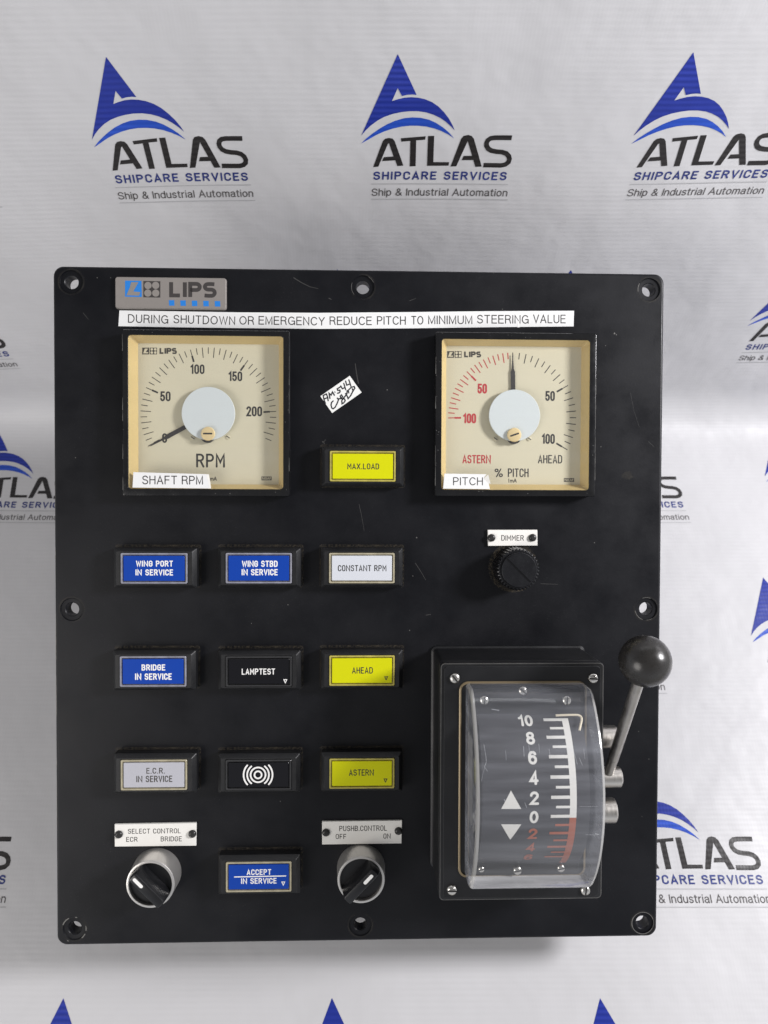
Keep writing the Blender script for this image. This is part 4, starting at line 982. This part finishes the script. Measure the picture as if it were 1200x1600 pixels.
# dome geometry: short upright walls, then a bulging front
d0 = P(726, 1368, PZ); d1 = P(913, 1066, PZ)
X0, X1 = d0[0], d1[0]
yb_ = (d0[1] + d1[1]) / 2; halfc = (d1[1] - d0[1]) / 2
WALL, PEAK = 16.0, 40.0
RA = (halfc**2 + (PEAK - WALL)**2) / (2 * (PEAK - WALL)); zc_ = PZ + PEAK - RA
tw = math.asin(halfc / RA)
path = [(yb_ - halfc, PZ), (yb_ - halfc, PZ + 6), (yb_ - halfc, PZ + 12)]
NW = len(path)
path += [(yb_ - halfc + .25, PZ + WALL - 1.6), (yb_ - halfc + .9, PZ + WALL - .2)]
NA = 44
path += [(yb_ + RA * math.sin(t), zc_ + RA * math.cos(t)) for t in [(-tw + .035) + (2*tw - .07) * k / NA for k in range(NA + 1)]]
path += [(yb_ + halfc - .9, PZ + WALL - .2), (yb_ + halfc - .25, PZ + WALL - 1.6), (yb_ + halfc, PZ + 12), (yb_ + halfc, PZ + 6), (yb_ + halfc, PZ)]
def inpath(e): return [(yb_ + (y - yb_) * (1 - e / halfc), PZ + (z - PZ) * (1 - e / PEAK)) for y, z in path]
er = 1.8
sect = [(X0, inpath(er)), (X0 + er*.3, inpath(er*.3)), (X0 + er, path), (X1 - er, path), (X1 - er*.3, inpath(er*.3)), (X1, inpath(er))]
mb = MB(); npth = len(path)
for i in range(len(sect) - 1):
    (xa, pa), (xb, pb) = sect[i], sect[i + 1]
    for k in range(npth - 1):
        m_ = 'domerim' if i in (0, 1, 3, 4) else ('domewall' if k < NW + 1 else 'dome')
        mb.add([(xa, *pa[k]), (xb, *pb[k]), (xb, *pb[k+1]), (xa, *pa[k+1])], [(0, 1, 2, 3)], m_)
for xs, flip in ((X0, True), (X1, False)):                # end walls
    pts = [(xs, y, z) for y, z in inpath(er)]
    n = len(pts); vv = pts + [(xs, yb_, PZ)]
    mb.add(vv, [(i, i + 1, n)[::-1] if flip else (i, i + 1, n) for i in range(n - 1)], 'dome')
def weld(mb):
    bm = bmesh.new(); vs_ = [bm.verts.new(v) for v in mb.v]
    for f, k in zip(mb.f, mb.m): bm.faces.new([vs_[i] for i in f]).material_index = k
    bmesh.ops.remove_doubles(bm, verts=bm.verts, dist=1e-4); bmesh.ops.recalc_face_normals(bm, faces=bm.faces[:])
    bm.verts.index_update(); o = MB(); o.mats = mb.mats
    o.v = [tuple(v.co) for v in bm.verts]; o.f = [[v.index for v in f.verts] for f in bm.faces]; o.m = [f.material_index for f in bm.faces]
    bm.free(); return o
def on_cover(px, py):
    d = ray(px, py); oy, oz = EYE.y - yb_, EYE.z - zc_
    a = d.y**2 + d.z**2; b = 2*(oy*d.y + oz*d.z); c = oy*oy + oz*oz - (RA + .05)**2
    q = EYE + d * ((-b - math.sqrt(max(0, b*b - 4*a*c))) / (2*a)); return q
for pts, w in [([(818,1166),(819,1182)],.16),([(826,1164),(828,1178)],.12),([(833,1172),(833,1186)],.14),([(842,1162),(843,1176)],.10),([(858,1170),(860,1184)],.12),([(790,1172),(791,1188)],.10),
               ([(897,1176),(902,1194)],.16),([(905,1184),(910,1196)],.14),([(912,1170),(914,1186)],.10),([(756,1163),(759,1180),(760,1190),(757,1199),(762,1205)],.16),([(757,1199),(752,1221)],.10),
               ([(930,1303),(936,1304)],.3),([(915,1304),(934,1305)],.12),([(820,1254),(823,1262)],.16),([(788,1249),(789,1252)],.3),([(905,1260),(934,1260)],.10),([(768,1108),(780,1110)],.3)]:
    q = [on_cover(*p) for p in pts]
    for a, b in zip(q, q[1:]):
        t = (b - a).normalized(); sd = t.cross(Vector((0, 0, 1))).normalized() * (w / 2)
        mb.add([tuple(a - sd), tuple(a + sd), tuple(b + sd), tuple(b - sd)], [(0, 1, 2, 3)], 'scuff')
dome = weld(mb).build('scale_cover', hs_, ((X0+X1)/2, yb_, PZ), smooth=40, label='clear domed acrylic cover')
# axis of the drum that carries the scale
ya = (P(719, 1391, PZ)[1] + P(917.5, 1066, PZ)[1]) / 2; za = PZ - 27.0
def cyl(th, R): return (ya + R * math.sin(th), za + R * math.cos(th))     # th = 0 faces the viewer, + is up
# its rounded foot flange
mb = MB(); fo = rr((X0+X1)/2 - 1.2, yb_, X1 - X0 + 5.0, 2*halfc + 1.6, 5, 6)
mb.loft([(fo, PZ), (fo, PZ + .7), (inset(fo, .6), PZ + 1.0), (inset(fo, 1.2), PZ + .9)], 'flange'); mb.build('cover_flange', hs_, ((X0+X1)/2, ya, PZ), smooth=30)

# scale plate and drum inside
RDR = 51.0
def Pc(px, py, R):
    d = ray(px, py); oy, oz = EYE.y - ya, EYE.z - za
    a = d.y**2 + d.z**2; b = 2*(oy*d.y + oz*d.z); c = oy*oy + oz*oz - R*R
    k = (-b - math.sqrt(max(0, b*b - 4*a*c))) / (2*a); q = EYE + d*k
    return (q.x, math.atan2(q.y - ya, q.z - za))
RS = RDR
xl = Pc(754, 1235, RS)[0]; xr = Pc(922, 1235, RS)[0]
tht = Pc(820, 1106, RS)[1]; thb = Pc(820, 1352, RS)[1]
mb = MB(); n = 40
def strip(mb, xa, xb, t0, t1, R, m, n=30, m2=None):
    vs = []; fs = []
    for k in range(n + 1):
        y, z = cyl(t0 + (t1-t0)*k/n, R); vs += [(xa, y, z), (xb, y, z)]
    for k in range(n): fs.append((2*k, 2*k+1, 2*k+3, 2*k+2) if t1 > t0 else (2*k, 2*k+2, 2*k+3, 2*k+1))
    mb.add(vs, fs, m)
strip(mb, xl, xr, thb, tht, RS, 'drum', 40)
strip(mb, xl, xr, tht, thb, RS - 1.2, 'drum', 40)
for x in (xl, xr):
    vs = []; 
    for k in range(41):
        t_ = thb + (tht-thb)*k/40; vs += [(x, *cyl(t_, RS)), (x, *cyl(t_, RS - 1.2))]
    mb.add(vs, [(2*k, 2*k+1, 2*k+3, 2*k+2) if x == xl else (2*k, 2*k+2, 2*k+3, 2*k+1) for k in range(40)], 'drum')
drum = mb.build('scale_plate', hs_, ((xl+xr)/2, ya, za + RS), smooth=40)
# backing plate the scale is screwed to
mb = MB(); bx0 = X0 + 3; bx1 = X1 - 3
b0 = P(820, 1373, PZ + 6); b1 = P(820, 1078, PZ + 6)
yl, yh = yb_ - halfc + 2.5, yb_ + halfc - 2.5
def slab(mb, x0, x1, y0, y1, z0, z1, m): mb.loft([(rr((x0+x1)/2, (y0+y1)/2, x1-x0, y1-y0, .6, 2), z0), (rr((x0+x1)/2, (y0+y1)/2, x1-x0, y1-y0, .6, 2), z1)], m, True, True)
slab(mb, bx0, bx1, yl, yh, PZ, PZ + 3.0, 'housing')
mb.build('backing_plate', hs_, ((X0+X1)/2, ya, PZ), bevel=.3)
# end cheeks carrying the scale
mb = MB()
for x0, x1 in ((xl, xl + 1.2), (xr - 1.2, xr)):
    poly = [cyl(thb + (tht-thb)*k/30, RS - 1.3) for k in range(31)]
    poly = [(y, max(z, PZ + 3)) for y, z in poly] + [(poly[-1][0], PZ + 3.0), (poly[0][0], PZ + 3.0)]
    n = len(poly)
    mb.add([(x0, y, z) for y, z in poly] + [(x1, y, z) for y, z in poly], [tuple(range(n))[::-1], tuple(range(n, 2*n))] + [(i, (i+1) % n, n+(i+1) % n, n+i) for i in range(n)], 'drum')
mb.build('scale_bracket', hs_, ((xl+xr)/2, ya, PZ), smooth=0)
# markings on the curved scale
mb = MB(); RM_ = RS + .2
def cmap(R): return lambda x, t_: (x, *cyl(t_ / R, R))
def cquad(x0, x1, t0, t1, m, R=RM_): strip(mb, x0, x1, t0, t1, R, m, max(1, int(abs(t1 - t0)/.05)))
def ctick(px0, px1, py, th_mm, m):
    a = Pc(px0, py, RM_); b = Pc(px1, py, RM_); t_ = a[1]; hw2 = th_mm / 2 / RM_
    cquad(a[0], b[0], t_ - hw2, t_ + hw2, m)
xb0 = Pc(889.5, 1212, RM_)[0]; xb1 = Pc(900, 1212, RM_)[0]
XTM, XTS = Pc(860, 1212, RM_)[0], Pc(868.5, 1228, RM_)[0]
majors = [1124.5, 1150.5, 1180, 1212.5, 1244.5, 1275.5, 1303, 1325]
TT = [Pc(870, y, RM_)[1] for y in majors]
step = (TT[0] - TT[5]) / 5
for k in range(9):
    t_ = TT[5] + step * (5 - k); m_ = 'drumwhite' if k <= 5 else 'drumorange'; hw2 = .85 / RM_
    cquad(XTM, xb0 + .1, t_ - hw2, t_ + hw2, m_)
    if k < 8: cquad(XTS, xb0 + .1, t_ - step/2 - hw2*.8, t_ - step/2 + hw2*.8, 'drumwhite' if k < 5 else 'drumorange')
t0_ = TT[5]
cquad(xb0, xb1, t0_ - .85/RM_, TT[5] + step*5 + .85/RM_, 'drumwhite', RM_ + .02)
cquad(xb0, xb1, thb + .015, t0_ - .85/RM_, 'drumorange', RM_ + .02)
numx = Pc(835, 1246, RM_)[0]
for k, s_ in enumerate(['10', '8', '6', '4', '2', '0', '2', '4', '6']):
    t_ = TT[5] + step * (5 - k) - .4/RM_; m_ = 'drumwhite' if k <= 5 else 'drumorange'
    wmm = 8.0 if s_ == '10' else 4.7
    tm = MB(); stroke_text(tm, s_, numx - (1.2 if s_ == '10' else 0), t_ * RM_, wmm, 7.0, m_, 0, .20, face=ROUND, zs=0, gap=.34)
    mb.add([cmap(RM_)(x, y) for x, y, z in tm.v], tm.f, m_)
for pts in ([(798.3, 1235), (814.5, 1264), (783, 1264)], [(783, 1288), (814.5, 1288), (797.2, 1312)]):
    cc_ = [Pc(x, y, RM_) for x, y in pts]; vv = []
    N_ = 10                                   # fan cut into slices so that it follows the curve
    (ax, at), (bx, bt), (cx_, ct) = cc_
    poly = [(x, t_*RM_) for x, t_ in cc_]
    bm = bmesh.new(); f_ = bm.faces.new([bm.verts.new((x, y, 0)) for x, y in poly])
    y0_ = min(p[1] for p in poly); y1_ = max(p[1] for p in poly)
    for j in range(1, 12): bmesh.ops.bisect_plane(bm, geom=bm.verts[:]+bm.edges[:]+bm.faces[:], plane_co=(0, y0_ + (y1_-y0_)*j/12, 0), plane_no=(0, 1, 0))
    bm.normal_update(); bm.verts.index_update()
    V_ = [cmap(RM_)(v.co.x, v.co.y) for v in bm.verts]
    mb.add(V_, [tuple(v.index for v in f.verts) if f.normal.z > 0 else tuple(v.index for v in f.verts)[::-1] for f in bm.faces], 'drumwhite'); bm.free()
mb.build('scale_markings', hs_, ((xl+xr)/2, ya, za + RS), smooth=0)
# pointer wire
RW = RS + 2.2
wp = [Pc(868.5, 1117.8, RW), Pc(880, 1117.3, RW), Pc(895, 1117, RW), Pc(903, 1117.2, RW), Pc(907, 1119, RW), Pc(908.8, 1122, RW), Pc(908.6, 1126, RW), Pc(907, 1133, RW), Pc(905.3, 1141, RW)]
def tube(mb, pts, r, m, n=10, cap=True, radii=None):
    rings = []; up = Vector((0.3, 0.2, 1)).normalized()
    for i, p in enumerate(pts):
        d = (Vector(pts[min(i+1, len(pts)-1)]) - Vector(pts[max(i-1, 0)])).normalized()
        a = d.cross(up).normalized(); b = d.cross(a).normalized(); rad = radii[i] if radii else r
        rings.append([tuple(Vector(p) + (a*math.cos(2*math.pi*k/n) - b*math.sin(2*math.pi*k/n))*-rad) for k in range(n)])
    mb.rings(rings, m, cap, cap)
mb = MB(); pts = [(x, *cyl(t_, RW)) for x, t_ in wp]; tube(mb, pts, .62, 'wire'); mb.build('pointer_wire', hs_, pts[0], smooth=50)
# screws under the cover
slot_screw(817.5, 1080, PZ + 3.0, 2.5, -40, hs_); slot_screw(757, 1095, PZ + 6, 2.5, 85, hs_); slot_screw(886, 1095, PZ + 6, 2.5, 85, hs_)
slot_screw(809, 1361, PZ + 3.0, 2.4, 10, hs_); slot_screw(752.5, 1359, PZ + 3.0, 1.7, 10, hs_); slot_screw(877, 1357.5, PZ + 3.0, 2.2, 10, hs_)
# grey patch painting a reflection on the left end of the cover
mb = MB(); zc = []
for x_, y_ in ((0, 0),): pass
yl0 = P(735, 1283, PZ + 12)[1]; yl1 = P(735, 1150, PZ + 12)[1]
lp = rr((yl0+yl1)/2, PZ + 11, yl1 - yl0, 16, 2.0, 4)
mb.add([(X0 + 1.0, y, z) for y, z in lp], [tuple(range(len(lp)))[::-1]], 'sidereflection')
mb.add([(X0 + 1.3, y, z) for y, z in lp], [tuple(range(len(lp)))], 'sidereflection'); mb.build('side_reflection_patch', hs_, (X0 + 1, (yl0+yl1)/2, PZ + 8), smooth=0)

# ---- lever and stop pins on the right flank
def axcyl(mb, xa, xb, y, z, r, m, n=36, ch=.5):
    rings = []
    for x, rr_ in ((xa, r), (xb - ch, r), (xb, r - ch), ):
        rings.append([(x, y + rr_*math.cos(2*math.pi*k/n), z + rr_*math.sin(2*math.pi*k/n)) for k in range(n)])
    mb.rings(rings, m, True, True)
def Px(px, py, X):            # point seen at this pixel in the plane x = X
    d = ray(px, py); k = (X - EYE.x) / d.x; q = EYE + d*k; return q
xf = hx1 - .3
HZ = za if za > 8 else 16.0
LV = D.objects
mb = MB(); ph = P(958, 1214, HZ); xe = P(969, 1213, HZ)[0]
axcyl(mb, xf, xe, ph[1], HZ, 6.0, 'brushed', ch=.6)
ax_y, ax_z = ph[1], HZ
lev = mb.build('control_lever', panel, (xf, ax_y, ax_z), smooth=40, label='steel lever with a black ball knob')
BZ = 69.0; bc = P(1008, 1033, BZ); rball = 39.8 * scl(1008, 1033, BZ)
rod0 = Vector(((xf + xe)/2 + 1.5, ax_y + 2.5, ax_z + 2.5)); rod1 = Vector((bc[0], bc[1], BZ))
# keep the rod on the line the photo shows
mb = MB(); tube(mb, [tuple(rod0), tuple(rod0 + (rod1-rod0)*.15), tuple(rod0 + (rod1-rod0)*.5), tuple(rod1)], 3.2, 'rod', 28, True, [2.5, 3.05, 3.1, 3.15])
mb.build('lever_rod', lev, tuple(rod0), smooth=50)
mb = MB(); rings = []; NB = 40
ax = (rod1 - rod0).normalized(); a_ = ax.cross(Vector((1, 0, 0))).normalized(); b_ = ax.cross(a_).normalized()
for i in range(1, 28):
    t_ = math.pi * i / 28; rr_ = rball*math.sin(t_); c_ = rod1 - ax*rball*math.cos(t_)
    if i == 1: c_ = rod1 - ax*rball*.975; rr_ = rball*.2
    if i == 27: rr_ = rball * .10
    rings.append([tuple(c_ + (a_*math.cos(2*math.pi*k/NB) + b_*math.sin(2*math.pi*k/NB))*rr_) for k in range(NB)])
mb.rings([r[::-1] for r in rings], 'ball', True, True)
mb.build('ball_knob', lev, tuple(rod1), smooth=60)
for (x, y, r, xe_) in ((954, 1151, 6.6, 962.5), (954, 1266, 7.3, 960.3)):
    h_ = 15.0; q = P(x, y, h_); mb = MB(); axcyl(mb, xf, P(xe_, y, h_)[0], q[1], h_, r, 'brushed', ch=.7)
    mb.build('stop_pin', hs_, (xf, q[1], h_), smooth=40)

for o in D.objects:
    if '_o' in o: del o['_o']
for m in D.materials:
    pass
